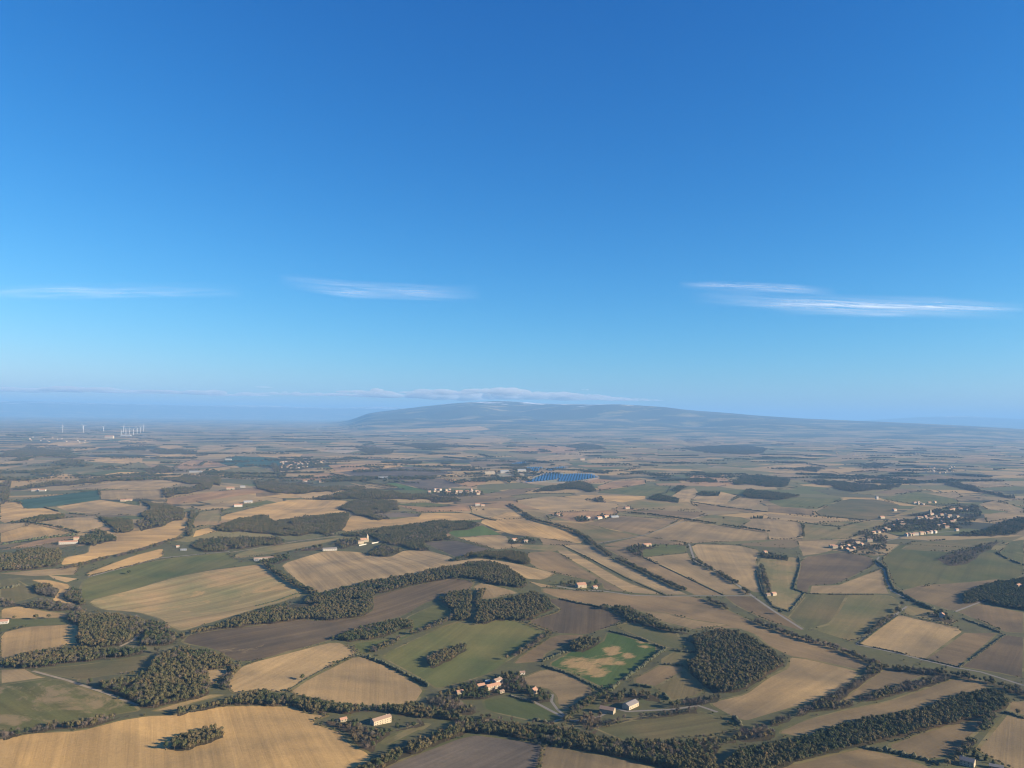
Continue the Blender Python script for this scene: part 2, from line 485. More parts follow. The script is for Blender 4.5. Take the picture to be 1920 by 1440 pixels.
# --- far and middle distance first, nearer ones override
far = 'pale field far out on the plain'
for code, pts in [
    ('T1', [(72,838),(100,830),(135,827),(172,829),(150,833),(100,837)]), ('T1', [(135,842),(165,838),(190,838),(180,843),(140,845)]),
    ('T1', [(150,869),(180,860),(270,857),(265,867),(200,871)]), ('T2', [(0,869),(40,861),(65,860),(60,866),(0,872)]),
    ('T1', [(205,829),(235,825),(285,824),(310,827),(260,830)]), ('T1', [(290,838),(320,833),(345,838),(320,842)]), ('T2', [(370,838),(400,834),(430,838),(410,845),(375,844)]),
    ('T1', [(250,857),(330,852),(390,849),(395,852),(330,857)]), ('T2', [(405,849),(440,840),(480,838),(480,846),(440,852)]), ('R1', [(325,875),(360,862),(438,866),(437,873),(340,880)]),
    ('T1', [(480,852),(530,849),(568,851),(560,858),(500,860)]), ('G3', [(500,845),(560,840),(620,845),(600,850)]), ('T2', [(560,840),(640,838),(680,843),(640,848),(590,846)]),
    ('P1', [(600,846),(650,838),(680,845),(640,850)]), ('T2', [(680,855),(740,852),(790,857),(740,862)]), ('T1', [(725,807),(800,803),(900,799),(920,805),(860,811),(760,810)]),
    ('T2', [(820,826),(900,820),(960,824),(940,832),(850,830)]), ('O1', [(740,832),(830,828),(850,838),(760,838)]), ('R1', [(960,842),(1040,835),(1100,842),(1060,850),(980,850)]),
    ('T2', [(1000,858),(1080,848),(1120,853),(1070,862),(1010,864)]), ('B1', [(880,866),(960,862),(1020,868),(960,873),(885,876)]), ('T2', [(1100,862),(1140,858),(1140,867),(1110,868)]),
    ('T3', [(1280,834),(1300,828),(1360,828),(1350,834),(1300,838)]), ('O1', [(1150,872),(1260,862),(1300,870),(1200,880)]), ('G3', [(1290,866),(1400,862),(1440,870),(1380,874)]),
    ('T2', [(1420,875),(1520,868),(1560,872),(1480,880)]), ('T3', [(1540,886),(1560,884),(1585,892),(1550,892)]), ('G3', [(1600,888),(1660,884),(1700,892),(1640,894)]),
    ('B1', [(1680,895),(1760,890),(1800,897),(1720,902)]), ('T3', [(1150,900),(1200,896),(1250,902),(1180,905)]), ('G3', [(1440,905),(1480,902),(1510,912),(1460,918)]),
    ('T3', [(1510,868),(1600,850),(1640,856),(1570,866)]), ('O1', [(1700,862),(1780,852),(1830,858),(1760,866)]), ('T3', [(1800,905),(1860,900),(1900,912),(1840,915)]),
    ('G3', [(1590,925),(1640,918),(1720,915),(1760,925),(1680,932)]), ('B1', [(1640,923),(1690,916),(1730,920),(1670,928)]), ('T3', [(1745,928),(1790,922),(1805,932),(1760,937)]),
    ('G1', [(1650,935),(1720,922),(1790,935),(1800,945),(1720,948)]), ('T3', [(1835,945),(1870,938),(1920,955),(1920,962),(1850,955)]), ('O1', [(1870,942),(1920,936),(1920,950)]),
    ('T3', [(1845,965),(1880,960),(1920,966),(1920,970),(1880,975),(1850,980)]), ('T3', [(1805,977),(1850,970),(1895,975),(1880,983)]), ('O1', [(1730,945),(1760,950),(1800,948),(1700,965),(1675,968)]),
    ('P1', [(930,889),(958,886),(985,888),(975,905),(935,893)]), ('T1', [(960,893),(978,891),(980,898),(960,902)]), ('O1', [(880,892),(905,890),(900,898)]),
    ('G3', [(0,880),(120,862),(240,870),(150,885),(0,898)]), ('O1', [(140,885),(200,878),(228,878),(150,889)]), ('G3', [(225,875),(260,866),(290,878),(250,886)]),
    ('GT', [(410,868),(440,855),(520,858),(530,872),(480,874),(440,876)]),
    ('T3', [(980,868),(1060,866),(1075,872),(1000,876)]), ('R1', [(1060,905),(1090,906),(1130,905),(1150,900),(1120,898)]),
    ('O1', [(1280,900),(1360,888),(1420,892),(1380,900)]), ('T3', [(1440,890),(1500,885),(1540,890),(1480,896)]),
    ('P1', [(975,906),(1020,886),(1040,884),(1066,888),(1112,886),(1128,896),(1100,902),(1046,906),(1016,904)]), ('T3', [(968,884),(990,874),(1022,874),(1060,873),(1070,877),(1028,885)]),
]: F('field', far, code, pts)

mid = 'field in the middle distance'
for code, pts in [
    ('T2', [(522,882),(605,877),(620,885),(530,895)]), ('R1', [(530,897),(630,887),(652,897),(592,901)]), ('R1', [(615,872),(667,870),(700,880),(630,885)]),
    ('T1', [(685,872),(730,867),(757,875),(702,880)]), ('K1', [(635,885),(767,875),(857,887),(755,900),(680,897)]), ('K1', [(740,904),(817,897),(905,907),(805,919)]),
    ('R1', [(827,897),(917,902),(882,915)]), ('T2', [(655,905),(730,917),(685,915)]), ('B1', [(875,934),(960,917),(1010,915),(960,932),(925,937)]),
    ('T2', [(542,930),(680,916),(687,920),(580,936)]), ('B1', [(480,917),(530,927),(480,932)]),
    ('G3', [(415,882),(480,874),(520,885),(525,900),(420,892)]), ('T1', [(340,886),(440,873),(450,876),(400,884)]),
    ('T1', [(10,905),(125,889),(147,896),(62,904)]), ('T1', [(150,897),(225,885),(325,886),(322,892),(230,895)]), ('T2', [(90,920),(200,905),(317,895),(347,905),(307,916),(175,918)]),
    ('T3', [(187,920),(307,917),(305,935),(225,937),(190,936)]), ('R1', [(312,935),(400,922),(480,915),(500,922),(362,942),(312,947)]), ('T2', [(360,952),(480,931),(500,932),(420,955),(375,957)]),
    ('G1', [(420,958),(445,948),(500,938),(520,942),(450,953)]),
    ('T3', [(1360,978),(1400,970),(1440,972),(1502,980),(1507,1005),(1487,1012),(1440,1012),(1380,990)]),
    ('B1', [(1440,947),(1525,952),(1525,967),(1440,960)]), ('T3', [(1440,963),(1552,972),(1627,977),(1580,987),(1440,973)]),
    ('G1', [(1440,940),(1480,932),(1582,935),(1530,955),(1465,950)]),
    ('T2', [(960,940),(1027,930),(1095,935),(1160,945),(1155,956),(1060,960),(1027,960)]), ('O1', [(975,955),(1022,962),(1030,975),(997,970)]),
    ('R1', [(1120,912),(1150,902),(1210,900),(1210,907),(1125,920)]), ('G1', [(1127,920),(1200,910),(1257,912),(1250,925),(1210,930),(1120,924)]),
    ('T1', [(1085,928),(1210,930),(1210,935),(1167,942),(1100,932)]), ('O1', [(1167,942),(1210,935),(1272,940),(1292,941),(1312,957),(1222,955),(1185,955)]),
    ('T2', [(1260,930),(1275,920),(1302,915),(1310,925),(1292,940),(1272,937)]), ('T2', [(1297,937),(1310,927),(1352,922),(1385,930),(1355,946)]),
    ('T3', [(1357,946),(1390,931),(1435,935),(1407,955)]), ('B1', [(1300,944),(1405,955),(1435,960),(1315,957)]), ('R1', [(1285,902),(1300,891),(1360,895),(1375,910),(1325,912)]),
    ('B1', [(1165,960),(1230,956),(1330,962),(1290,975),(1220,965)]), ('R1', [(1027,962),(1060,960),(1155,957),(1160,963),(1095,980),(1060,975)]),
    ('T3', [(0,1075),(150,1062),(140,1077),(60,1080)]), ('T2', [(90,1078),(145,1085),(125,1092),(100,1085)]),
    ('T1', [(367,995),(400,987),(410,996),(362,1007)]), ('T2', [(0,982),(55,980),(50,990),(0,995)]),
    ('G1', [(742,946),(797,942),(847,947),(805,951)]), ('G2', [(720,907),(740,905),(800,920),(762,919)]),
    ('T3', [(992,1090),(1042,1100),(1015,1101)]), ('O1', [(960,1022),(1055,1022),(1067,1032),(1030,1033),(960,1028)]),
    ('G1', [(232,940),(262,940),(262,950),(240,948)]), ('G1', [(0,1162),(125,1160),(140,1168),(37,1176),(0,1186)]), ('G3', [(1700,1135),(1752,1145),(1795,1165),(1780,1172),(1695,1150)]),
    ('G3', [(1240,1235),(1262,1223),(1295,1226),(1280,1243),(1240,1245)]), ('G1', [(1120,1297),(1137,1300),(1072,1343),(1062,1336)]),
    ('G1', [(400,1067),(440,1055),(500,1050),(500,1057),(440,1062)]), ('G1', [(1090,1100),(1110,1092),(1132,1100),(1110,1106),(1085,1107)]), ('O1', [(305,985),(320,975),(345,965),(340,972)]),
]: F('field', mid, code, pts)

# --- the fields that can be told apart
F('field', 'dark blue green crop field edged by a hedge, left of the centre', 'GT', [(17,940),(185,919),(187,937),(75,952),(47,954),(37,942)], 1.0, .8)
F('field', 'tan field below the dark blue green crop', 'T2', [(105,950),(187,937),(287,952),(260,967),(190,965),(130,960)])
F('field', 'pale tan field at the left edge beside the dark blue green crop', 'T1', [(0,942),(37,942),(45,954),(90,953),(120,964),(62,970),(0,982)])
F('field', 'tan field between the dark strip copse and the two woods on the left', 'T2', [(67,980),(120,972),(180,967),(200,985),(150,1000),(110,989)])
F('field', 'golden field at the left edge under a thin hedge', 'T1', [(0,1000),(60,982),(140,1000),(0,1017)])
F('field', 'narrow pinkish tan field above the long red roofed farm', 'R1', [(0,1032),(62,1015),(120,1005),(150,1004),(115,1015),(62,1025)])
F('field', 'winding pale tan field between woods on the left', 'T1', [(112,1060),(120,1045),(165,1037),(167,1022),(215,1012),(212,1002),(275,992),(307,987),(320,975),(345,972),(347,960),(357,962),(350,995),(327,1010),(250,1032),(190,1045),(155,1055)], .95)
F('field', 'olive field running down to the winding stream trees', 'O1', [(357,982),(375,960),(417,955),(410,980),(365,991)])
F('field', 'smooth orange tan field above the rectangular wood', 'T1', [(415,967),(480,951),(547,936),(662,939),(630,955),(655,961),(517,977),(415,978)], 1.02)
F('field', 'curved tan field running right from the rectangular wood', 'T1', [(657,967),(670,967),(727,975),(787,967),(790,962),(880,962),(917,975),(830,976),(775,982),(725,987),(637,999)], .96)
F('field', 'brown tan field beyond the curved tan field', 'R1', [(745,947),(805,952),(875,947),(910,957),(790,961),(770,955)], .9)
F('field', 'small grey field above the curved tan field', 'K1', [(712,965),(747,961),(787,964),(785,969),(730,970)], 1.3)
F('field', 'tan field left of the start of the river trees', 'T2', [(880,948),(960,955),(985,972),(960,974),(930,975),(885,962)])
F('field', 'striped tan field beside the upper river trees', 'T1', [(895,978),(960,957),(997,977),(1060,995),(1095,1010),(1090,1020),(1002,1007),(960,1002),(937,995)], .95, 1.0)
F('field', 'green field behind the castle wood', 'G2', [(832,995),(905,985),(940,1002),(855,1007)], .95)
F('field', 'yellowish field right of the dark grey plough', 'T2', [(857,1008),(947,1005),(960,1015),(985,1022),(960,1028),(930,1030)])
F('field', 'dark grey ploughed field right of the castle wood', 'K1', [(790,1016),(857,1014),(922,1030),(852,1044)], 1.0)
F('field', 'brown strip field along the river trees', 'B1', [(1010,1007),(1087,1020),(1110,1025),(1017,1021)], 1.2)
F('field', 'large smooth tan field with streaks below the castle', 'T2', [(525,1058),(612,1032),(675,1035),(690,1040),(730,1045),(757,1032),(802,1032),(850,1045),(840,1054),(900,1046),(960,1055),(1010,1067),(1045,1075),(1017,1087),(985,1085),(930,1060),(800,1071),(640,1109),(590,1112),(545,1080)], 1.0, 1.0)
F('field', 'pale olive strip beside the long white barn', 'O1', [(440,1040),(480,1027),(667,1005),(620,1015),(552,1030),(480,1043),(440,1047)], 1.05)
F('field', 'brown field right of the farm with the large tiled roof', 'B1', [(987,1037),(1040,1032),(1100,1070),(1135,1090),(1175,1110),(1132,1105),(1130,1092),(1065,1080),(1010,1067),(992,1055)], 1.1)
F('field', 'pale strip field left of the river trees', 'T2', [(1040,1032),(1070,1032),(1175,1092),(1245,1115),(1177,1111),(1135,1089),(1100,1067)])
F('field', 'long tan strip against the river trees', 'T3', [(1055,1022),(1110,1022),(1160,1055),(1290,1115),(1250,1115),(1175,1082)], 1.15)
F('field', 'brown strip right of the river trees', 'B1', [(1130,1025),(1170,1027),(1205,1042),(1357,1116),(1302,1115),(1210,1070)], 1.25)
F('field', 'tan brown field below the walled farm enclosure', 'T3', [(1206,1045),(1290,1037),(1300,1055),(1347,1075),(1405,1115),(1358,1115)])
F('field', 'wide tan brown field right of the farm enclosure', 'T3', [(1294,1020),(1380,1022),(1425,1032),(1417,1057),(1427,1072),(1435,1100),(1440,1110),(1410,1110),(1309,1052)], 1.1)
F('field', 'brown field above the farm enclosure', 'B1', [(1130,1022),(1202,1005),(1290,1019),(1285,1022),(1210,1020),(1172,1027)], 1.25)
F('field', 'olive green field right of the upper river trees', 'O1', [(1027,977),(1095,982),(1197,1005),(1120,1019),(1100,1005),(1067,987)], .85)
F('field', 'reddish brown field beyond the olive green field', 'B1', [(1095,982),(1165,967),(1272,975),(1242,990),(1205,1003)], 1.2)
F('field', 'broad mottled brown field on the plain', 'T3', [(1207,1005),(1272,977),(1360,987),(1440,1000),(1440,1012),(1290,1019)], .95)
F('field', 'pale green rectangle on the brown plain', 'G3', [(1290,976),(1335,965),(1390,970),(1407,975),(1385,991)])
F('field', 'green garden plots inside the farm enclosure', 'G1', [(1175,1027),(1210,1020),(1285,1022),(1287,1035),(1205,1044)], 1.1)
F('field', 'pale yellow green field with a small cottage', 'O1', [(1425,1045),(1497,1045),(1500,1060),(1487,1105),(1510,1112),(1482,1145),(1450,1135),(1430,1110),(1420,1070)], 1.0, .5, ('G3', .52))
F('field', 'dark grey brown plough on the right side', 'B2', [(1502,1045),(1580,1035),(1635,1045),(1640,1060),(1567,1096),(1520,1097),(1515,1112),(1490,1105)], 1.05)
F('field', 'tan triangle under the dark grey brown plough', 'T3', [(1520,1098),(1570,1097),(1652,1067),(1660,1095),(1668,1113),(1517,1113)])
F('field', 'large green field below the ridge village', 'G1', [(1652,1050),(1680,1025),(1690,1020),(1765,1025),(1860,1030),(1920,1040),(1920,1082),(1840,1095),(1730,1100),(1690,1106),(1676,1095),(1664,1065)], .78)
F('field', 'grey olive field between the ridge village and the thin woods', 'G3', [(1710,1017),(1800,1012),(1920,1005),(1880,1020),(1780,1035),(1690,1030)], .85)
F('field', 'grey brown field left of the shaded wood', 'T3', [(1682,1110),(1727,1097),(1810,1092),(1880,1085),(1850,1130),(1790,1147),(1710,1122)], .62)
F('field', 'dark green patchy plots at the right edge', 'G1', [(1870,1040),(1895,1015),(1920,1012),(1920,1056),(1885,1045)], .8, .5, ('O1', .55))
F('field', 'pale tan field left of the village gardens', 'T3', [(1495,1015),(1575,1012),(1560,1032),(1532,1039),(1505,1042)], 1.05)
F('field', 'light green field below the grey green plough', 'G3', [(1507,982),(1580,978),(1665,977),(1640,995),(1590,1010),(1507,1012)])
F('field', 'grey green plough beyond the light green field', 'G3', [(1527,960),(1587,935),(1647,937),(1690,947),(1675,960),(1645,975),(1535,967)], .72)
F('field', 'grey brown trapezoid with a green border', 'B1', [(1486,1155),(1519,1117),(1578,1119),(1553,1163),(1512,1174)], .85, .3)
F('field', 'green border round the grey brown trapezoid', 'G3', [(1478,1158),(1515,1113),(1588,1116),(1560,1168),(1512,1181)], .8)
F('field', 'big olive field in the lower right', 'G3', [(1522,1180),(1557,1170),(1587,1122),(1590,1114),(1668,1116),(1690,1130),(1680,1147),(1605,1206)], .95)
F('field', 'pale tan square field in the lower right', 'T3', [(1610,1207),(1682,1152),(1795,1177),(1805,1185),(1735,1236)], 1.12, .4)
F('field', 'brown field right of the pale tan square', 'B1', [(1735,1236),(1807,1186),(1870,1187),(1850,1207),(1797,1250)], .95)
F('field', 'dark brown field at the right edge', 'B2', [(1802,1250),(1885,1190),(1920,1195),(1920,1272),(1875,1262)], 1.0)
F('field', 'brown field below the shaded wood', 'B1', [(1795,1147),(1840,1132),(1920,1149),(1920,1187),(1885,1185),(1840,1165)], .85)
F('field', 'dark brown strip beyond the river trees', 'B1', [(1357,1117),(1410,1118),(1440,1140),(1480,1158),(1512,1185),(1440,1165),(1380,1135)], .8)
F('field', 'very long brown field along the river trees', 'B1', [(1017,1102),(1080,1107),(1185,1115),(1310,1119),(1360,1142),(1440,1178),(1540,1205),(1635,1246),(1620,1258),(1515,1235),(1480,1230),(1440,1210),(1417,1190),(1385,1177),(1297,1182),(1240,1167),(1200,1145),(1165,1137),(1122,1137),(1050,1122),(1017,1110)], 1.15, .4)
F('field', 'pale patch at the foot of the long brown field', 'T3', [(1205,1146),(1250,1150),(1300,1162),(1370,1172),(1300,1180),(1240,1165)], .9)
F('field', 'winding golden strip among scrub on the left', 'T1', [(57,1087),(90,1087),(135,1097),(117,1117),(147,1135),(107,1129),(96,1125),(112,1105),(82,1095)], .92)
F('field', 'small tan field at the left edge above green grass', 'T1', [(0,1142),(37,1136),(82,1145),(130,1151),(125,1158),(62,1159),(0,1161)])
F('field', 'tan field at the left edge beside the round wood', 'T1', [(0,1187),(50,1175),(145,1170),(153,1185),(147,1203),(108,1215),(50,1225),(0,1239)], .98)
F('field', 'green meadow at the left edge with a dark hedge', 'G3', [(0,1087),(32,1087),(57,1102),(72,1117),(0,1137)], .85)
F('field', 'long narrow tan field above the long green field', 'T1', [(162,1075),(195,1062),(250,1042),(307,1027),(305,1045),(250,1060),(165,1081)], .97)
F('field', 'long green field with a single round tree', 'G1', [(160,1082),(295,1050),(425,1035),(437,1047),(450,1052),(400,1067),(325,1082),(250,1105),(170,1125),(140,1122)], 1.0, .6)
F('field', 'broad striped straw coloured field left of the centre', 'O1', [(162,1127),(250,1105),(325,1083),(395,1069),(480,1059),(495,1057),(520,1072),(577,1115),(480,1142),(400,1166),(340,1184),(318,1175),(300,1160),(260,1148),(190,1143)], 1.32, 1.0, ('T1', .54))
F('field', 'brown plough sweeping round the long belt of woodland', 'B2', [(340,1205),(350,1192),(400,1182),(480,1173),(562,1161),(600,1164),(670,1159),(697,1146),(701,1132),(696,1119),(755,1102),(850,1083),(890,1091),(880,1108),(805,1127),(755,1155),(690,1172),(620,1200),(560,1217),(480,1239),(445,1241),(400,1217)], 1.02, .9, ('T3', .62))
F('field', 'bare brown clearing between the two dark woods', 'T3', [(887,1100),(905,1092),(960,1107),(970,1112),(905,1125),(895,1110)], .9)
F('field', 'narrow bright green meadow beside a strip of wood', 'G1', [(655,1207),(755,1195),(775,1175),(757,1160),(822,1131),(850,1145),(817,1172),(730,1210),(680,1228)], .95)
F('field', 'tan hill field with one tree near its edge', 'T2', [(422,1280),(452,1250),(480,1240),(615,1205),(640,1205),(672,1225),(615,1250),(575,1272),(535,1298),(480,1294),(437,1300)], .98)
F('field', 'smooth brown tan field below the hill field', 'T2', [(672,1227),(730,1250),(797,1292),(780,1318),(715,1324),(640,1320),(540,1299),(580,1272)], .82)
F('field', 'wide green meadow with an oblong copse', 'G1', [(712,1230),(852,1165),(887,1172),(945,1160),(975,1166),(1030,1187),(1000,1210),(950,1240),(920,1262),(880,1275),(820,1292),(795,1275),(740,1245)], 1.08)
F('field', 'dark brown plough right of the centre wood', 'B2', [(1025,1124),(1050,1122),(1122,1137),(1177,1160),(1145,1175),(1100,1190),(1042,1187),(985,1166),(1055,1145)], .95, .9, ('T3', .66))
F('field', 'brown strip running down from the dark plough', 'B1', [(1042,1190),(1100,1190),(1068,1205),(1022,1225),(1017,1240),(960,1245),(985,1225)], .95)
F('field', 'bright green field with golden bare patches', 'G2', [(1140,1183),(1245,1215),(1140,1295),(1105,1277),(1060,1257),(1027,1246),(1072,1220),(1130,1205)], .85, .5)
F('field', 'olive meadow beside the round wood', 'G3', [(1152,1174),(1180,1167),(1235,1180),(1270,1187),(1275,1200),(1330,1215),(1310,1222),(1250,1215)], .85)
F('field', 'brown plot left of the round wood', 'B1', [(1190,1272),(1237,1247),(1280,1250),(1285,1257),(1230,1287),(1190,1280)], 1.0)
F('field', 'olive grass plot left of the round wood', 'G3', [(1283,1257),(1330,1290),(1305,1305),(1260,1313),(1230,1288)], .85)
F('field', 'tan brown field behind the pink roofed cottage', 'T3', [(965,1277),(1020,1254),(1072,1266),(1118,1296),(1060,1335),(1045,1322),(1043,1305),(1030,1292),(990,1285)], .9, .5, ('B1', .6))
F('field', 'green paddock below the hamlet', 'G1', [(905,1312),(960,1306),(1000,1317),(1057,1346),(1040,1358),(1000,1352),(910,1332)], .9)
F('field', 'grey green field with pale strips in the bottom middle', 'G3', [(1115,1365),(1175,1345),(1310,1330),(1385,1365),(1350,1380),(1280,1384),(1175,1390),(1130,1372)], .78, .8)
F('field', 'pale stubble edge of the grey green field', 'O1', [(1128,1363),(1175,1346),(1310,1331),(1300,1335),(1185,1351)], .95, 1.0)
F('field', 'tan field wrapped round the round wood', 'T2', [(1330,1320),(1350,1312),(1397,1302),(1440,1270),(1477,1252),(1480,1232),(1515,1236),(1615,1260),(1600,1275),(1560,1305),(1440,1340),(1400,1352),(1375,1345)], .88)
F('field', 'small tan plough between two belts of trees', 'T3', [(1662,1251),(1740,1265),(1702,1279),(1627,1300),(1570,1320),(1625,1277)], .78)
F('field', 'long curving tan field in the lower right', 'T3', [(1457,1374),(1502,1352),(1580,1332),(1665,1315),(1722,1295),(1785,1273),(1830,1272),(1860,1285),(1837,1295),(1790,1304),(1747,1324),(1615,1349),(1555,1364),(1547,1374),(1497,1381)], .82)
F('field', 'brown field below the lower right belt of wood', 'T3', [(1657,1399),(1740,1370),(1862,1340),(1850,1355),(1815,1387),(1777,1420),(1735,1424)], .66)
F('field', 'tan field on the bottom edge, lower right', 'T3', [(1420,1475),(1455,1440),(1615,1402),(1690,1419),(1752,1442),(1800,1480)], .68)
F('field', 'tan field in the bottom right corner', 'T3', [(1885,1340),(1920,1347),(1980,1360),(1980,1480),(1880,1435),(1832,1405)], .85)
F('field', 'small tan field above the bottom right corner', 'T3', [(1892,1315),(1920,1315),(1980,1318),(1980,1350),(1920,1342),(1890,1332)], .72)
F('field', 'olive meadow inside the left woods', 'G3', [(57,1255),(150,1247),(292,1227),(290,1240),(277,1262),(200,1265),(155,1275),(100,1265)], .78)
F('field', 'small tan field at the left edge beside a farm track', 'T2', [(0,1256),(48,1254),(70,1266),(88,1270),(0,1282)])
F('field', 'green field with pale patches at the left edge', 'G1', [(-40,1290),(0,1285),(88,1272),(125,1277),(175,1297),(252,1322),(262,1332),(225,1338),(150,1350),(90,1362),(0,1374),(-40,1380)], .95, .8, ('T3', .50))
F('field', 'yellow strip along the belt of trees at lower left', 'O1', [(285,1333),(320,1322),(395,1302),(420,1303),(362,1318),(325,1334)], 1.2)
F('field', 'tan corner plot beside the left wood', 'T2', [(386,1257),(425,1253),(430,1262),(395,1285)])
F('field', 'great rolling tan field across the bottom left', 'T1', [(-60,1395),(0,1385),(62,1374),(150,1370),(225,1350),(275,1342),(325,1340),(415,1324),(480,1323),(555,1325),(575,1338),(620,1341),(588,1352),(600,1360),(640,1372),(660,1397),(690,1410),(700,1422),(672,1440),(640,1480),(-60,1480)], .93, .6)
F('field', 'grey brown ploughed field on the bottom edge', 'K1', [(690,1480),(715,1440),(880,1376),(960,1386),(1020,1396),(1010,1440),(1005,1480)], 1.3, .8)
F('field', 'striped tan brown field on the bottom edge', 'T3', [(1005,1480),(1010,1440),(1020,1396),(1060,1404),(1160,1422),(1240,1442),(1300,1480)], .85, 1.0)
F('field', 'grassy clearing beside the belt of trees at the bottom', 'G3', [(710,1392),(780,1357),(807,1357),(792,1367),(730,1397)], .9, .6, ('O1', .5))

# --- roads and tracks: (name, label, material, width in metres, centre line)
ROADS = [
    ('road', 'pale country road crossing the plain', M_ROAD, 6, [(1040,1098),(1085,1106),(1130,1108),(1185,1116),(1245,1118),(1310,1117),(1410,1117)]),
    ('road', 'road running down the plain beside a ditch', M_ROAD, 6, [(1292,1020),(1303,1052),(1347,1073),(1385,1098),(1410,1117),(1450,1145),(1505,1180)]),
    ('road', 'winding lane below the ridge village', M_ROAD, 5, [(1648,1044),(1641,1055),(1658,1068),(1663,1090),(1672,1108),(1700,1122),(1760,1145)]),
    ('road', 'pale lane between the olive field and the tan square', M_ROAD, 5, [(1700,1137),(1680,1152),(1640,1182),(1606,1208)]),
    ('road', 'straight road above the very long belt of river trees', M_ROAD, 5, [(1606,1208),(1680,1224),(1735,1238),(1790,1251),(1840,1260),(1920,1285)]),
    ('track', 'farm track past the left wood', M_TRACK, 5, [(62,1258),(125,1275),(200,1300),(258,1322)]),
    ('lane', 'lane down to the hamlet paddock', M_ROAD, 5, [(955,1303),(1000,1315),(1057,1345),(1075,1352)]),
    ('lane', 'lane curling up beside the tan brown field', M_ROAD, 4, [(1036,1302),(1034,1315),(1045,1330),(1060,1343)]),
    ('lane', 'lane below the two barns', M_ROAD, 5, [(1075,1352),(1120,1345),(1155,1328),(1175,1334),(1260,1330),(1310,1323),(1345,1335)]),
    ('track', 'pale track below the hamlet hedge', M_TRACK, 4, [(1030,1358),(1045,1350),(1060,1348)]),
    ('road', 'village road above the green field', M_ROAD, 6, [(1655,1015),(1690,1008),(1740,1000),(1800,995)]),
    ('lane', 'pale lane below the shaded wood', M_ROAD, 5, [(1790,1147),(1840,1128),(1850,1122)]),
    ('road', 'straight lane across the brown plain', M_ROAD, 5, [(1120,1019),(1205,1004),(1290,975),(1330,962)]),
    ('track', 'farm drive to the long white barn', M_TRACK, 4, [(430,1036),(480,1028),(560,1014),(660,1002)]),
    ('lane', 'lane behind the solar park', M_TRACK, 9, [(980,902),(1020,887),(1050,880),(1075,877)]),
    ('track', 'sandy track between the woods at left', M_TRACK, 5, [(225,1212),(250,1200),(268,1180),(271,1162)]),
    ('road', 'road along the upper edge of the long green field', M_ROAD, 5, [(165,1082),(300,1046),(430,1034)]),
]

# ------------------------------------------------------------------ woods: (label, density spacing, tree mix, outline as seen)
# mix letters: o oak, g evergreen, b bare, r rusty
WOODS = []
def WD(label, pts, mix='ooooobbg', space=None, hmul=1.0, floor=True): WOODS.append((label, pts, mix, space, hmul, floor))
WD('oblong copse alone in the great rolling tan field', [(302,1404),(345,1409),(420,1382),(416,1358),(382,1360),(332,1378)], 'ooooggb')
WD('large round wood right of the bright green field', [(1288,1192),(1350,1177),(1385,1180),(1440,1210),(1470,1240),(1470,1248),(1440,1265),(1395,1295),(1360,1302),(1335,1302),(1300,1265),(1285,1240),(1312,1222)], 'oooooobg')
WD('long belt of wood sweeping through the centre', [(335,1192),(400,1170),(480,1143),(572,1119),(595,1111),(700,1086),(800,1068),(815,1064),(905,1049),(937,1054),(960,1066),(985,1084),(985,1102),(960,1102),(890,1087),(850,1083),(755,1102),(697,1117),(700,1136),(680,1157),(620,1164),(572,1162),(480,1173),(400,1182),(345,1196)], 'ooooobg')
WD('left lobe of the dark wood above the green meadow', [(818,1122),(850,1108),(886,1098),(884,1165),(852,1165),(850,1145)], 'ooooog')
WD('right lobe of the dark wood above the green meadow', [(893,1103),(915,1100),(910,1115),(897,1125),(960,1116),(1000,1106),(1030,1123),(1042,1142),(985,1166),(945,1161),(890,1173)], 'ooooog')
WD('strip of wood beside the narrow bright meadow', [(618,1199),(642,1183),(705,1166),(745,1156),(768,1163),(774,1176),(717,1196),(650,1203)], 'oooggb')
WD('oblong copse in the wide green meadow', [(797,1237),(830,1215),(867,1203),(877,1217),(837,1243),(812,1256)], 'oooob')
WD('round wood on the left beside a sandy track', [(148,1172),(155,1145),(225,1150),(262,1155),(270,1175),(262,1190),(222,1212),(155,1216),(146,1202)], 'ooooobb')
WD('wood east of the sandy track', [(273,1160),(307,1163),(320,1182),(337,1192),(327,1207),(300,1213),(252,1211),(269,1193)], 'ooogbb')
WD('belt of trees under the left tan field', [(0,1240),(50,1220),(125,1211),(287,1213),(300,1222),(200,1236),(100,1249),(50,1254),(0,1252)], 'oooobgg')
WD('large dark wood at lower left', [(153,1276),(275,1263),(292,1228),(337,1208),(387,1218),(425,1228),(442,1247),(385,1257),(390,1275),(395,1302),(337,1317),(292,1327),(265,1328),(255,1317),(212,1299)], 'ooooobgg')
WD('hedge of trees under the patchy green field', [(0,1377),(87,1353),(162,1345),(237,1330),(240,1341),(162,1367),(125,1367),(25,1379)], 'oobbg')
WD('belt of trees winding along the stream at lower left', [(325,1337),(362,1320),(425,1305),(480,1292),(530,1298),(555,1302),(630,1316),(700,1320),(780,1315),(815,1323),(850,1333),(880,1345),(870,1354),(825,1350),(780,1345),(740,1340),(690,1335),(650,1339),(590,1338),(565,1332),(550,1324),(480,1323),(415,1324),(362,1338)], 'ooooggb')
WD('garden trees round the long cream farmhouse', [(613,1342),(650,1345),(690,1352),(695,1366),(745,1358),(800,1348),(780,1358),(740,1370),(712,1388),(700,1414),(672,1402),(650,1372),(612,1357)], 'oggbbr', 8)
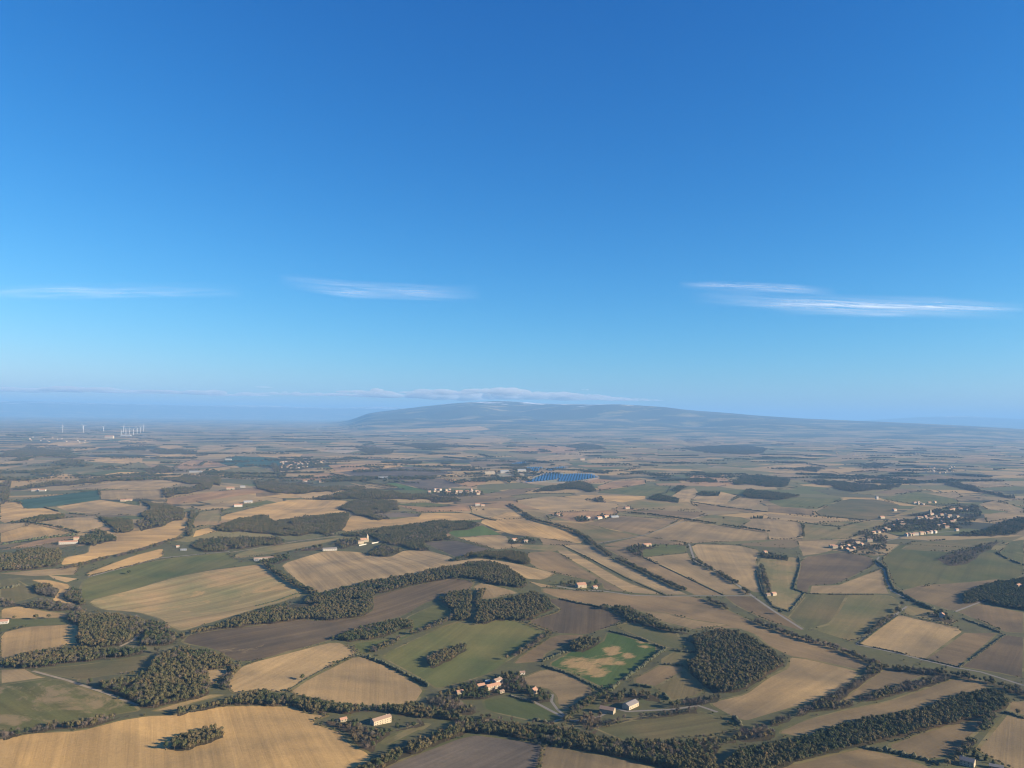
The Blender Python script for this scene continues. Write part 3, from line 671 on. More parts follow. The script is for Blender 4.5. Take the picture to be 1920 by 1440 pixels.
WD('belt of wood along the bottom edge', [(640,1475),(665,1440),(705,1418),(780,1383),(855,1355),(885,1342),(960,1352),(1060,1360),(1115,1375),(1175,1383),(1280,1385),(1350,1382),(1385,1382),(1350,1400),(1340,1420),(1345,1445),(1320,1480),(1270,1445),(1160,1420),(1060,1402),(960,1383),(880,1375),(830,1392),(715,1441),(690,1475)], 'ooooogbb')
WD('dense belt of wood in the lower right', [(1390,1400),(1440,1390),(1502,1380),(1555,1363),(1615,1345),(1747,1320),(1790,1300),(1840,1291),(1877,1293),(1894,1315),(1886,1332),(1815,1352),(1690,1382),(1615,1400),(1515,1424),(1455,1442),(1400,1475),(1345,1475),(1345,1440),(1370,1412)], 'ooooggg')
WD('belt of bare trees left of the small tan plough', [(1430,1362),(1440,1350),(1510,1323),(1540,1305),(1610,1273),(1625,1253),(1647,1243),(1653,1255),(1620,1281),(1570,1321),(1565,1332),(1515,1337),(1452,1363)], 'obbb')
WD('belt of trees above the long curving tan field', [(1568,1327),(1632,1298),(1702,1275),(1782,1260),(1787,1272),(1715,1296),(1615,1319)], 'oobbb')
WD('belt of trees along the river at lower right', [(1650,1245),(1740,1249),(1782,1256),(1850,1268),(1920,1290),(1960,1300),(1960,1318),(1920,1306),(1850,1282),(1782,1268),(1740,1268),(1660,1254)], 'oobb')
WD('curved tail of wood above the olive meadow', [(1120,1138),(1172,1133),(1205,1150),(1237,1170),(1287,1180),(1297,1193),(1230,1180),(1185,1167),(1160,1147)], 'ooogb')
WD('small copse on the edge of the bright green field', [(1064,1221),(1077,1199),(1097,1190),(1130,1196),(1121,1211),(1095,1223)], 'oobb')
WD('wood at the left edge above the scrub', [(-20,1042),(0,1038),(62,1025),(117,1028),(113,1061),(50,1069),(0,1074),(-20,1076)], 'ooooobg')
WD('small wood beside the long red roofed farm', [(145,1011),(180,990),(215,1005),(216,1016),(167,1023),(150,1022)], 'ooog')
WD('dark wood between the tan fields on the left', [(179,970),(225,968),(250,975),(246,996),(215,1001),(200,982)], 'ooog')
WD('bushes round the rough plot on the left', [(250,978),(275,966),(300,970),(302,987),(262,996)], 'ob', 14)
WD('wood left of the head of the winding tan field', [(260,938),(310,943),(345,955),(344,973),(322,976),(300,988),(295,980),(260,967),(287,952)], 'ooob')
WD('rectangular wood below the smooth orange tan field', [(405,986),(425,975),(480,965),(500,965),(512,975),(580,965),(655,961),(658,970),(640,998),(555,1006),(520,1003),(480,998),(410,997)], 'oooob')
WD('wood below the rectangular wood', [(358,1021),(375,1008),(480,1003),(527,1005),(532,1021),(480,1026),(400,1036),(370,1034)], 'oooobg')
WD('castle wood behind the chapel', [(603,1004),(660,995),(735,985),(775,980),(825,974),(890,978),(905,988),(855,995),(832,1001),(857,1011),(792,1016),(807,1033),(787,1034),(745,1023),(712,1017),(700,1008),(655,1005)], 'oooogb')
WD('small wood below the castle wood', [(689,1036),(720,1018),(757,1030),(730,1044),(697,1043)], 'oob')
WD('wood right of the smooth orange tan field', [(633,953),(670,936),(685,933),(745,938),(747,958),(720,961),(675,966),(655,961)], 'ooob')
WD('long dark wood beyond the orange tan field', [(580,936),(630,923),(687,915),(730,920),(805,928),(812,936),(737,937),(680,937),(605,938)], 'ooob')
WD('small wood above the curved tan field', [(664,963),(692,958),(730,972),(705,975)], 'oob')
WD('dark wood above the broad tan field', [(848,1049),(890,1033),(960,1031),(990,1038),(994,1058),(960,1053),(895,1044)], 'ooog')
WD('flat dark wood in the left middle distance', [(478,901),(517,901),(600,913),(685,910),(688,918),(535,928),(480,916)], 'oob')
WD('wood above the pinkish striped field', [(311,900),(350,889),(412,891),(411,911),(357,908)], 'oob')
WD('wood strip left of the pinkish striped field', [(306,916),(400,906),(391,918),(310,933)], 'oob')
WD('strip copse on the pale tan field', [(18,979),(75,965),(122,963),(121,971),(50,981)], 'ooog')
WD('scrub belt under the green meadow at the left edge', [(0,1118),(40,1128),(82,1118),(150,1133),(165,1147),(85,1144),(40,1138),(0,1140)], 'obbb', 8)
WD('scrubby wood inside the winding golden strip', [(58,1095),(82,1090),(110,1103),(100,1121),(70,1114)], 'obb')
WD('scrubby trees right of the winding golden strip', [(112,1120),(137,1098),(150,1105),(162,1132),(150,1137)], 'obg')
WD('trees between the left tan fields', [(125,1152),(150,1142),(160,1150),(150,1172),(128,1165)], 'obg')
WD('wooded ridge of the hilltop village', [(1558,1029),(1602,1000),(1677,975),(1715,963),(1790,945),(1832,943),(1842,965),(1815,993),(1727,996),(1670,1002),(1662,1020),(1665,1037),(1640,1044),(1600,1037)], 'oobbg', 11, .8, False)
WD('dark wood at the right edge beyond the green field', [(1860,989),(1885,973),(1920,968),(1960,965),(1960,990),(1920,991),(1897,1004),(1800,1007),(1793,1001)], 'ooogg')
WD('thin wood tapering across the green field', [(1752,1046),(1780,1035),(1885,1008),(1867,1023),(1815,1056),(1790,1063),(1772,1058)], 'obb', 13)
WD('shaded wood at the right edge', [(1803,1112),(1852,1093),(1920,1080),(1970,1080),(1970,1150),(1920,1146),(1845,1129),(1810,1134)], 'oggg')
WD('wood in the right middle distance', [(1393,924),(1440,919),(1472,923),(1507,930),(1465,938),(1400,934)], 'ooog')
WD('long low wood on the right', [(1505,901),(1540,898),(1580,903),(1640,910),(1690,908),(1685,916),(1590,923),(1557,912),(1515,903)], 'oob')
WD('wood winding over the hills at the right', [(1762,908),(1790,902),(1815,908),(1845,920),(1905,928),(1905,936),(1830,924)], 'oob')
WD('wood behind the solar park', [(998,922),(1040,908),(1080,902),(1105,905),(1122,921),(1100,922),(1072,916),(1010,924)], 'ooog')
WD('lens shaped wood on the brown plain', [(1210,936),(1232,925),(1274,934),(1271,942)], 'oog')
WD('oval copse on the pale field', [(1300,930),(1315,921),(1350,922),(1347,931)], 'oog')
WD('square dark wood on the right of the plain', [(1388,929),(1400,917),(1442,920),(1442,936)], 'oog')
WD('broad dark wood far out on the right', [(1370,907),(1390,888),(1440,893),(1482,898),(1480,913),(1440,912)], 'oog')
WD('short row of trees beside a green strip', [(1094,936),(1130,930),(1137,943)], 'bbo')
WD('small wood by the forked lanes', [(1256,921),(1270,909),(1294,911),(1272,922)], 'oog')
WD('trees round the walled farm enclosure', [(1168,1028),(1195,1018),(1235,1022),(1285,1018),(1290,1034),(1283,1024),(1240,1027),(1205,1030),(1210,1044),(1200,1044)], 'obg', 10)
WD('trees round the hamlet', [(838,1298),(870,1278),(920,1268),(955,1258),(985,1258),(985,1280),(1010,1285),(1035,1300),(1030,1318),(1000,1320),(985,1300),(950,1300),(905,1312),(860,1312)], 'oogggb', 7.5)
WD('trees between the hamlet and the stream', [(805,1300),(838,1292),(870,1312),(905,1330),(880,1345),(830,1330),(800,1318)], 'oobb', 6.5)
WD('trees behind the two barns', [(1120,1325),(1135,1300),(1170,1290),(1230,1292),(1240,1320),(1200,1310),(1165,1318),(1145,1322)], 'oogb', 9)
WD('thicket below the round wood', [(1240,1318),(1275,1310),(1340,1296),(1360,1302),(1345,1318),(1300,1325),(1250,1330)], 'oobb', 6.5)
WD('scattered bare trees above the bottom belt', [(880,1335),(930,1335),(1000,1352),(1080,1358),(1120,1365),(1110,1374),(1040,1362),(960,1355),(885,1348)], 'bbor', 8)
WD('bare trees right of the grey green field', [(1385,1362),(1430,1350),(1455,1366),(1450,1385),(1400,1395),(1375,1385)], 'bbo', 7.5)
WD('thicket below the two barns', [(1135,1352),(1170,1340),(1250,1334),(1310,1326),(1300,1332),(1185,1350),(1130,1364)], 'obb', 7.5)
WD('bare pinkish trees by the lane', [(1082,1352),(1100,1330),(1125,1338),(1125,1360),(1105,1368)], 'bbr', 8)
WD('trees round the solitary farm on the plain', [(1048,1096),(1065,1088),(1085,1090),(1090,1096),(1060,1100)], 'ogg', 10)
WD('trees right of the solitary farm on the plain', [(1108,1092),(1120,1088),(1132,1098),(1118,1104)], 'ogb', 10)
WD('trees round the cottage below the lane', [(1735,1150),(1755,1142),(1775,1148),(1790,1158),(1778,1168),(1750,1160)], 'ogb', 10)
WD('trees round the twin farmhouses beside the tan strip', [(945,1018),(960,1005),(990,1006),(1013,1012),(1000,1020),(970,1021)], 'ogg', 12)
WD('grove round the long farmhouse left of the tan field', [(487,1055),(500,1042),(540,1035),(543,1050),(520,1058)], 'ogg', 9)
WD('grove between the long white barn and the farmhouse', [(550,1034),(575,1022),(605,1020),(600,1030),(560,1036)], 'ob', 10)
WD('trees in the castle park', [(620,1020),(650,1006),(672,1008),(668,1022),(640,1030)], 'ob', 11)
WD('trees round the white farm on the plain', [(1070,972),(1085,965),(1112,968),(1105,978),(1085,979)], 'ogg', 12)
WD('trees beside the white farm on the plain', [(1112,968),(1130,962),(1160,966),(1150,970),(1120,974)], 'ogb', 14)
WD('clump of trees round a plain farmhouse', [(1030,967),(1042,960),(1060,962),(1055,969)], 'ogg', 12)
WD('line of cypresses at a far farmhouse', [(1164,953),(1180,948),(1190,952),(1185,956)], 'gg', 12)
WD('dark grove on the right of the plain', [(1406,972),(1415,966),(1432,967),(1430,973)], 'gg', 10)
WD('dark grove by the yellow green field', [(1420,1045),(1432,1030),(1475,1042),(1474,1051)], 'bog', 8)
WD('trees of the left village', [(520,882),(525,868),(560,858),(590,860),(610,868),(608,876),(560,881)], 'oog', 24, .9)
WD('trees of the village in the middle distance', [(800,926),(830,917),(905,919),(910,928),(850,932)], 'oog', 22, .9)
WD('wooded slope behind the middle village', [(735,930),(800,923),(850,930),(870,940),(812,944),(800,936)], 'oob')
WD('band of trees beside the left village', [(508,868),(516,866),(528,885),(540,903),(585,902),(590,908),(545,908),(520,892)], 'oob', 14)
WD('wood band under the far golden fields', [(30,912),(100,902),(215,895),(262,889),(275,893),(200,903),(90,914),(20,920)], 'oob', 14)
WD('wood band at the far left edge', [(0,905),(20,898),(15,940),(0,945)], 'oob', 14)
WD('far wood left of the white farm', [(270,880),(300,872),(335,878),(318,886),(280,888)], 'oob', 16)
WD('far wood below the wind turbines', [(0,848),(60,836),(90,842),(130,843),(140,850),(60,856),(0,858)], 'oob', 22)
WD('far wood strip under the turbines', [(275,845),(320,841),(370,844),(368,850),(300,852)], 'oob', 22)
WD('far wood left of the old fields', [(90,866),(130,858),(155,862),(150,870),(110,872)], 'oob', 20)
WD('long dark wood far out in the middle', [(670,842),(700,838),(740,842),(735,850),(690,852)], 'oob', 22)
WD('far wood on the central plain', [(740,834),(780,830),(860,833),(870,838),(800,842)], 'oob', 24)
WD('far wood beyond the solar park', [(1060,838),(1090,830),(1120,834),(1140,842),(1100,844)], 'oob', 26)
WD('wooded foot of the mountain', [(1270,842),(1320,836),(1400,834),(1440,840),(1430,852),(1340,850)], 'oob', 26)
WD('far wood on the right plain', [(1480,880),(1520,874),(1545,878),(1530,886)], 'oob', 22)
WD('second far wood on the right plain', [(1600,872),(1640,866),(1690,870),(1640,878)], 'oob', 24)

# ------------------------------------------------------------------ sheet of ground: one planar subdivision, every field its own object
def buffer_line(xy, w):
    xy = np.asarray(xy)
    d = np.gradient(xy, axis=0)
    d /= np.maximum(np.linalg.norm(d, axis=1), 1e-6)[:, None]
    n = np.stack([-d[:, 1], d[:, 0]], 1) * w / 2
    return np.concatenate([xy + n, (xy - n)[::-1]])

def wood_outline(pts):
    """the outline seen is that of the crowns: the far edge is traced on the tree tops, the near edge on the ground"""
    q = np.array(pts, float)
    if len(q) > 5: q = smooth_closed(q)
    q = densify(q, 4)
    am = min(7.0, .30 * (q[:, 1].max() - q[:, 1].min()))
    q = q + np.stack([vnoise(q[:, 0], q[:, 1], 16, 71) + .6 * vnoise(q[:, 0], q[:, 1], 7, 73), .55 * (vnoise(q[:, 0], q[:, 1], 16, 72) + .6 * vnoise(q[:, 0], q[:, 1], 7, 74))], 1) * am
    prev, nxt = np.roll(q, 1, 0), np.roll(q, -1, 0)
    e = nxt - prev
    area = np.sum(q[:, 0] * nxt[:, 1] - nxt[:, 0] * q[:, 1])
    nrm = np.stack([e[:, 1], -e[:, 0]], 1) * (1 if area > 0 else -1)
    up = -nrm[:, 1] / np.maximum(np.linalg.norm(nrm, axis=1), 1e-6)
    return ground(q, np.where(up > 0, 2 + 6 * np.clip(up, 0, 1), 2 + 2.5 * np.clip(up, -1, 0)))

verts2, faces, face_info = [], [], []
def add_face(xy, info):
    keep = [0]
    for i in range(1, len(xy)):
        if np.linalg.norm(xy[i] - xy[keep[-1]]) > 0.4: keep.append(i)
    xy = xy[keep]
    if len(xy) < 3: return
    nx_ = np.roll(xy, -1, 0)
    if np.sum(xy[:, 0] * nx_[:, 1] - nx_[:, 0] * xy[:, 1]) < 0: xy = xy[::-1]
    b = len(verts2)
    verts2.extend([Vector((float(p[0]), float(p[1]))) for p in xy])
    faces.extend([(b + i, b + (i + 1) % len(xy)) for i in range(len(xy))])
    face_info.append((info, xy))

field_xy = {}
for i, (name, label, code, pts, k, streak, patch) in enumerate(FIELDS):
    q = np.array(pts, float)
    if len(q) > 6: q = smooth_closed(q)
    rag = False
    q = densify(q, 2.5 if rag else 8)
    if rag:
        q = q + np.stack([vnoise(q[:, 0], q[:, 1], 9, 61), vnoise(q[:, 0], q[:, 1], 9, 62) * .6], 1) * 9 + np.stack([vnoise(q[:, 0], q[:, 1], 4, 63), vnoise(q[:, 0], q[:, 1], 4, 64)], 1) * 4
    xy = ground(q)
    field_xy[i] = xy
    add_face(xy, ('field', i))
    if not rag and np.hypot(*xy.mean(0)) < 3300 and label not in (far, mid):
        d_ = np.gradient(np.concatenate([xy[-1:], xy, xy[:1]]), axis=0)[1:-1]
        d_ /= np.maximum(np.linalg.norm(d_, axis=1), 1e-6)[:, None]
        n_ = np.stack([-d_[:, 1], d_[:, 0]], 1) * (1.3 + 1.6 * (vnoise(xy[:, 0], xy[:, 1], 90, 66) + .5))[:, None]
        o_, i_ = xy + n_, xy - n_
        add_face(np.concatenate([o_, o_[:1], i_[:1], i_[::-1]]), ('verge', i))
wood_xy = []
for i, w in enumerate(WOODS):
    xy = wood_outline(w[1])
    wood_xy.append(xy)
    if w[5]: add_face(xy, ('wood', i))
for i, (name, label, mat, width, pts) in enumerate(ROADS):
    xy = ground(densify(pts, 8, False))
    add_face(buffer_line(xy, width), ('road', i))

def rings(lo, hi, ratio):
    n = int(math.log(hi / lo) / math.log(ratio)) + 1
    return list(np.geomspace(lo, hi, n + 1)[:-1])
RR = rings(420, 6000, 1.026) + rings(6000, 15000, 1.035) + rings(15000, 34000, 1.018) + rings(34000, 150000, 1.07) + [150000.0]
gv = [(0.0, 0.0)]
for k, r in enumerate(RR):
    for a in np.linspace(-43, 43, 131): gv.append((r * math.sin(R(a)), r * math.cos(R(a))))
    if k % 4 == 0 or k == len(RR) - 1:
        for a in np.arange(48, 313, 5): gv.append((r * math.sin(R(a)), r * math.cos(R(a))))
for r in (100, 200, 300):
    for a in range(0, 360, 20): gv.append((r * math.sin(R(a)), r * math.cos(R(a))))
nb = len(verts2)
verts2.extend([Vector(p) for p in gv])
t1 = time.time()
ov, oe, of, _a, _b2, orig = geometry.delaunay_2d_cdt(verts2, faces, [], 0, 1e-3, False)
print('cdt', len(verts2), len(ov), len(of), round(time.time() - t1, 1))
V = np.array([(v[0], v[1]) for v in ov])
Fc = np.array(of, dtype=np.int64)
Z = height(V[:, 0], V[:, 1])
e = 2.0
NX = -(height(V[:, 0] + e, V[:, 1]) - height(V[:, 0] - e, V[:, 1])) / (2 * e)
NY = -(height(V[:, 0], V[:, 1] + e) - height(V[:, 0], V[:, 1] - e)) / (2 * e)
NRM = np.stack([NX, NY, np.ones(len(V))], 1)
NRM /= np.linalg.norm(NRM, axis=1)[:, None]
# all triangles face upwards
a, b, c = V[Fc[:, 0]], V[Fc[:, 1]], V[Fc[:, 2]]
flip = ((b[:, 0] - a[:, 0]) * (c[:, 1] - a[:, 1]) - (b[:, 1] - a[:, 1]) * (c[:, 0] - a[:, 0])) < 0
Fc[flip] = Fc[flip][:, ::-1]
cen = (a + b + c) / 3
cr = np.hypot(cen[:, 0], cen[:, 1])
owner = np.full(len(Fc), -1)
for k, (_info, xy) in enumerate(face_info):            # later outlines lie over earlier ones
    lo, hi = xy.min(0), xy.max(0)
    s_ = np.nonzero((cen[:, 0] >= lo[0]) & (cen[:, 0] <= hi[0]) & (cen[:, 1] >= lo[1]) & (cen[:, 1] <= hi[1]))[0]
    if len(s_):
        owner[s_[in_poly(xy, cen[s_, 0], cen[s_, 1])]] = k

def sheet(name, mask, mat):
    f = Fc[mask]
    if not len(f): return None
    ids, inv = np.unique(f, return_inverse=True)
    f = inv.reshape(-1, 3)
    me = bpy.data.meshes.new(name)
    me.vertices.add(len(ids)); me.loops.add(len(f) * 3); me.polygons.add(len(f))
    me.vertices.foreach_set('co', np.column_stack([V[ids], Z[ids]]).astype(np.float32).ravel())
    me.loops.foreach_set('vertex_index', f.astype(np.int32).ravel())
    me.polygons.foreach_set('loop_start', np.arange(0, len(f) * 3, 3, dtype=np.int32))
    me.polygons.foreach_set('use_smooth', np.ones(len(f), bool))
    me.update(calc_edges=True)
    me.normals_split_custom_set_from_vertices(NRM[ids].tolist())
    me.materials.append(mat)
    return link(name, me)

M_GROUND = rough_ground_mat('rough_grass')
M_VERGE = field_mat('verge_grass', 'VG', .4, 4, 1.0, 0, ('O1', .5))
M_PLAIN = plain_mat('far_farmland')
M_MOUNT = mountain_mat('mountain_cover')
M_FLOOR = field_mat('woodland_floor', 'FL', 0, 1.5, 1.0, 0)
free = owner < 0
print(free.sum(), len(owner), owner.max())
mh = mountain_h(cen[:, 0], cen[:, 1])
is_mount = free & (mh > 45) & (cr > 15000)
is_hill = free & ~is_mount & (cr > 54000)
fx_, fy_, fw_ = project(cen[:, 0], cen[:, 1], height(cen[:, 0], cen[:, 1]))
near = free & (cr <= 2600) & (fw_ > 0) & (fx_ > -40) & (fx_ < 1960) & (fy_ < 1475)      # the country goes on as fields outside the view
tag(sheet('ground', near, M_GROUND), 'rough grass between the nearer fields', kind='structure')
tag(sheet('plain', free & ~near & ~is_mount & ~is_hill, M_PLAIN), 'flat farmland stretching to the horizon', kind='structure')
tag(sheet('mountain', is_mount, M_MOUNT), 'long wooded blue mountain on the horizon', kind='structure')
tag(sheet('far_hills', is_hill, M_MOUNT), 'faint hills beyond the plain', kind='structure')
DRILL = {'great rolling tan': ((480, 1350), (512, 1430)), 'striped tan brown field': ((1102, 1410), (1096, 1440)), 'grey brown ploughed field on the bottom': ((930, 1390), (820, 1438)),
         'striped straw': ((250, 1130), (480, 1078)), 'large smooth tan field': ((620, 1040), (690, 1085)), 'sweeping round': ((400, 1212), (690, 1155)), 'dark blue green': ((40, 945), (180, 926))}
is_verge = np.isin(owner, [k for k, (w_, _xy) in enumerate(face_info) if w_[0] == 'verge'])
tag(sheet('grass_verge', is_verge, M_VERGE), 'narrow grass verges between the nearer fields', kind='structure')
for k, ((what, i), _xy) in enumerate(face_info):
    m = owner == k
    if what == 'verge': continue
    if what == 'field':
        name, label, code, pts, kk, streak, patch = FIELDS[i]
        xy = field_xy[i]
        d = np.roll(xy, -1, 0) - xy
        ang = math.atan2(*(np.sum(d[:, ::-1] * 1, 0) * 0 + d[np.argmax(np.linalg.norm(d, axis=1))][::-1]))
        # working direction: main axis of the field
        q = xy - xy.mean(0)
        w_, v_ = np.linalg.eigh(q.T @ q)
        ang = math.atan2(v_[1, 1], v_[0, 1]) + (math.pi / 2 if (i * 7) % 5 == 0 else 0)
        for key, (pa, pb) in DRILL.items():
            if key in label:
                g_ = ground([pa, pb]); ang = math.atan2(g_[1][1] - g_[0][1], g_[1][0] - g_[0][0])
        bare = None
        if 'golden bare' in label:
            bare = []
            for cx_, cy_, rx_, ry_ in [(1092, 1247, 34, 15), (1070, 1241, 20, 10), (1128, 1239, 30, 8), (1150, 1221, 16, 10), (1174, 1228, 12, 5), (1112, 1258, 22, 9), (1208, 1213, 12, 3), (1204, 1204, 8, 3), (1160, 1243, 10, 4)]:
                g_ = ground([(cx_, cy_), (cx_ + rx_, cy_), (cx_, cy_ - ry_)])
                bare.append((g_[0][0], g_[0][1], np.linalg.norm(g_[1] - g_[0]) * 1.1, np.linalg.norm(g_[2] - g_[0]) * 1.1))
        o = sheet('field', m, field_mat('field_cover', code, ang, i + 1, kk, streak, patch, bare))
        if o: tag(o, label, None, label if label in (far, mid) else None, 'structure')
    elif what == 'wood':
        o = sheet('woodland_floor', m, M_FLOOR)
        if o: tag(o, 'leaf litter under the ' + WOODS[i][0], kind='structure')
    else:
        o = sheet(ROADS[i][0], m, ROADS[i][2])
        if o: tag(o, ROADS[i][1], kind='structure')
print('ground', round(time.time() - T0, 1))

# ------------------------------------------------------------------ buildings
def gable_roof(L, Wd, H, rise, ov=.5, th=.28):
    """two pitched slabs with overhang, ridge along x"""
    mb = MB()
    x0, x1 = -L / 2 - ov, L / 2 + ov
    run = Wd / 2 + ov
    drop = rise * run / (Wd / 2)
    top, eave = H + rise + .12, H + rise + .12 - drop
    prof = [(-run, eave), (0, top), (run, eave), (run, eave + th), (0, top + th), (-run, eave + th)]
    n = len(prof)
    vs = [(x0, y, z) for y, z in prof] + [(x1, y, z) for y, z in prof]
    fs = [(i, (i + 1) % n, n + (i + 1) % n, n + i) for i in range(n)]
    fs += [(0, 5, 4, 1), (1, 4, 3, 2), (n + 0, n + 1, n + 4, n + 5), (n + 1, n + 2, n + 3, n + 4)]
    mb.add(vs, fs)
    return mb
def gable_wall(L, Wd, H, rise):
    mb = MB()
    h = L / 2; w = Wd / 2
    vs = [(-h, -w, -1.5), (-h, w, -1.5), (-h, w, H), (-h, 0, H + rise), (-h, -w, H), (h, -w, -1.5), (h, w, -1.5), (h, w, H), (h, 0, H + rise), (h, -w, H)]
    mb.add(vs, [(0, 1, 2, 3, 4)[::-1], (5, 6, 7, 8, 9), (0, 5, 9, 4), (1, 2, 7, 6)])
    return mb

BUILT = []                              # x, y, half length: kept free of trees
def house(name, label, cat, px_, py_, L, Wd, H, rot, wall=None, roof=None, detail=2, group=None, rise=None):
    wall = wall or M_CREAM; roof = roof or M_TILE
    xy = ground([(px_, py_)])[0]
    rise = rise or Wd * .24
    root = empty(name, (xy[0], xy[1], float(height(*xy))), R(rot))
    BUILT.append((xy[0], xy[1], L / 2, detail))
    tag(root, label, cat, group)
    gable_wall(L, Wd, H, rise).build('wall', wall, root)
    ro = gable_roof(L, Wd, H, rise).build('roof', roof, root)
    if detail >= 2:
        mb = MB(); mb.box(L * .28, L * .28 + .9, -.45, .45, H + rise * .6, H + rise + 1.3); mb.build('chimney', wall, ro)
        wm = MB(); wm.box(-.5, .5, -.06, .06, -.7, .7); me = wm.mesh('window', M_SHUT)
        dm = MB(); dm.box(-.6, .6, -.06, .06, -1.05, 1.1)
        n = max(2, int(L / 3.4))
        rows = [1.6] + ([4.3] if H > 5 else [])
        for sgn in (-1, 1):
            for z in rows:
                for k in range(n):
                    x = -L / 2 + (k + .5) * L / n
                    if sgn < 0 and z < 2 and k == n // 2:
                        d = dm.build('door', M_TRUNK, root); d.location = (x, sgn * (Wd / 2 + .02), 1.05); continue
                    w_ = link('window', me, root); w_.location = (x, sgn * (Wd / 2 + .02), z)
        for sgn in (-1, 1):
            for z in rows:
                w_ = link('window', me, root); w_.location = (sgn * (L / 2 + .02), 0, z); w_.rotation_euler = (0, 0, math.pi / 2)
    elif detail == 1:
        wm = MB(); wm.box(-.6, .6, -.08, .08, -.8, .8); me = wm.mesh('window', M_SHUT)
        n = max(2, int(L / 5))
        for k in range(n):
            w_ = link('window', me, root); w_.location = (-L / 2 + (k + .5) * L / n, -(Wd / 2 + .02), min(H - 1.2, 2.4))
    return root

house('farmhouse', 'long cream farmhouse among garden trees at the bottom, left of centre', 'house', 714, 1356, 27, 9, 6.5, 43, M_CREAM, M_TILE2)
house('outbuilding', 'small tiled outbuilding left of the long cream farmhouse', 'shed', 643, 1352, 9, 6, 3.2, 35, M_STONE, M_TILE, 1)
house('farmhouse', 'hamlet house with a bright white gable wall', 'house', 932, 1282, 15, 9, 6.5, 48, M_WHITE, M_TILE2)
house('farmhouse', 'long terracotta roofed house in the middle of the hamlet', 'house', 924, 1291, 24, 9, 5.5, 36, M_CREAM, M_TILE)
house('farmhouse', 'low pinkish house at the left of the hamlet', 'house', 901, 1289, 12, 8, 4.2, 30, M_CREAM, M_TILE, 1)
house('cottage', 'small pink roofed cottage left of the hamlet', 'house', 862, 1301, 10, 7, 4, 25, M_CREAM, M_TILE, 1)
house('shed', 'small tan shed below the hamlet houses', 'shed', 940, 1299, 8, 5, 3, 40, M_STONE, M_TILE2, 1)
house('shed', 'grey round roofed shed behind the low pinkish house', 'shed', 914, 1281, 7, 6, 3.5, 20, M_METAL, M_METAL, 1)
house('cottage', 'square cottage with a pink roof beside the tan brown field', 'house', 1001, 1300, 11, 9, 6, 60, M_CREAM, M_TILE)
house('cottage', 'half hidden white house above the hamlet trees', 'house', 978, 1264, 10, 6, 3.5, 15, M_WHITE, M_TILE2, 1)
house('barn', 'stone barn with its lit end by the lane, left of the pair', 'barn', 1139, 1336, 20, 11, 5.5, 155, M_STONE, M_TILE2, 1)
house('barn', 'large barn with a grey roof and pale front, right of the pair', 'barn', 1182, 1326, 24, 12, 5.5, 47, M_CREAM, M_SLATE, 1)
house('house', 'house with a grey roof and lit gable in the bottom right corner', 'house', 1814, 1434, 15, 11, 6, 140, M_CREAM, M_SLATE)
house('shed', 'low shed at the right of the bottom right house', 'shed', 1868, 1441, 14, 7, 3, 155, M_STONE, M_SLATE, 1)
house('farmhouse', 'farmhouse with a large terracotta roof alone on the plain', 'house', 1089, 1101, 22, 16, 7, 20, M_CREAM, M_TILE)
house('outbuilding', 'small outbuilding right of the farm with the large terracotta roof', 'shed', 1115, 1103, 11, 8, 4, 30, M_WHITE, M_TILE, 1)
house('cottage', 'small cottage in the yellow green field', 'house', 1450, 1116, 12, 9, 5, 30, M_CREAM, M_TILE, 1)
house('shed', 'low brown shed left of the cottage in the yellow green field', 'shed', 1440, 1117, 10, 7, 3.5, 20, M_STONE, M_TILE2, 1)
house('cottage', 'pale cottage among trees below the winding lane', 'house', 1766, 1157, 15, 10, 6, 65, M_WHITE, M_TILE, 1)
house('house', 'pale house with an orange roof in the shaded wood', 'house', 1909, 1101, 16, 10, 6, 30, M_CREAM, M_TILE, 1)
house('barn', 'long white barn on the ridge above the streaked tan field', 'barn', 618, 1032, 42, 12, 5.5, 22, M_WHITE, M_SLATE, 1)
house('farmhouse', 'long low pale farmhouse left of the streaked tan field', 'house', 496, 1049, 58, 9, 5, 24, M_WHITE, M_TILE2, 1)
house('shed', 'grey shed at the left end of the long low farmhouse', 'shed', 481, 1052, 10, 8, 4, 10, M_METAL, M_SLATE, 1)
house('farmhouse', 'left one of the twin farmhouses beside the tan strip', 'house', 964, 1014, 17, 10, 6, 30, M_WHITE, M_TILE, 1)
house('farmhouse', 'right one of the twin farmhouses beside the tan strip', 'house', 985, 1017, 16, 10, 6, 40, M_WHITE, M_TILE2, 1)
house('farmhouse', 'farmhouse on the edge of the walled enclosure', 'house', 1213, 1024, 28, 11, 6, 25, M_CREAM, M_TILE, 1)
house('farmhouse', 'white farmhouse on the plain, left of three', 'house', 1102, 973, 18, 12, 7, 40, M_WHITE, M_TILE, 1)
house('farmhouse', 'white farmhouse on the plain, middle of three', 'house', 1123, 973, 24, 14, 7, 40, M_WHITE, M_TILE, 1)
house('farmhouse', 'white farmhouse on the plain, right of three', 'house', 1136, 970, 24, 12, 6, 40, M_CREAM, M_TILE, 1)
house('barn', 'pale flat barn right of the white farm on the plain', 'barn', 1152, 970, 34, 12, 4, 25, M_METAL, M_METAL, 1)
house('farmhouse', 'small farmhouse in its clump of trees on the plain', 'house', 1046, 967, 16, 11, 6, 30, M_CREAM, M_TILE, 1)
house('farmhouse', 'far farmhouse beside a line of cypresses', 'house', 1176, 954, 22, 12, 6, 20, M_CREAM, M_TILE, 1)
house('farmhouse', 'house in the dark grove by the yellow green field', 'house', 1434, 1038, 14, 10, 6, 40, M_CREAM, M_TILE, 1)
house('farmhouse', 'long red roofed farm beside the small left wood', 'house', 128, 1020, 48, 12, 7, 22, M_WHITE, M_TILE, 1)
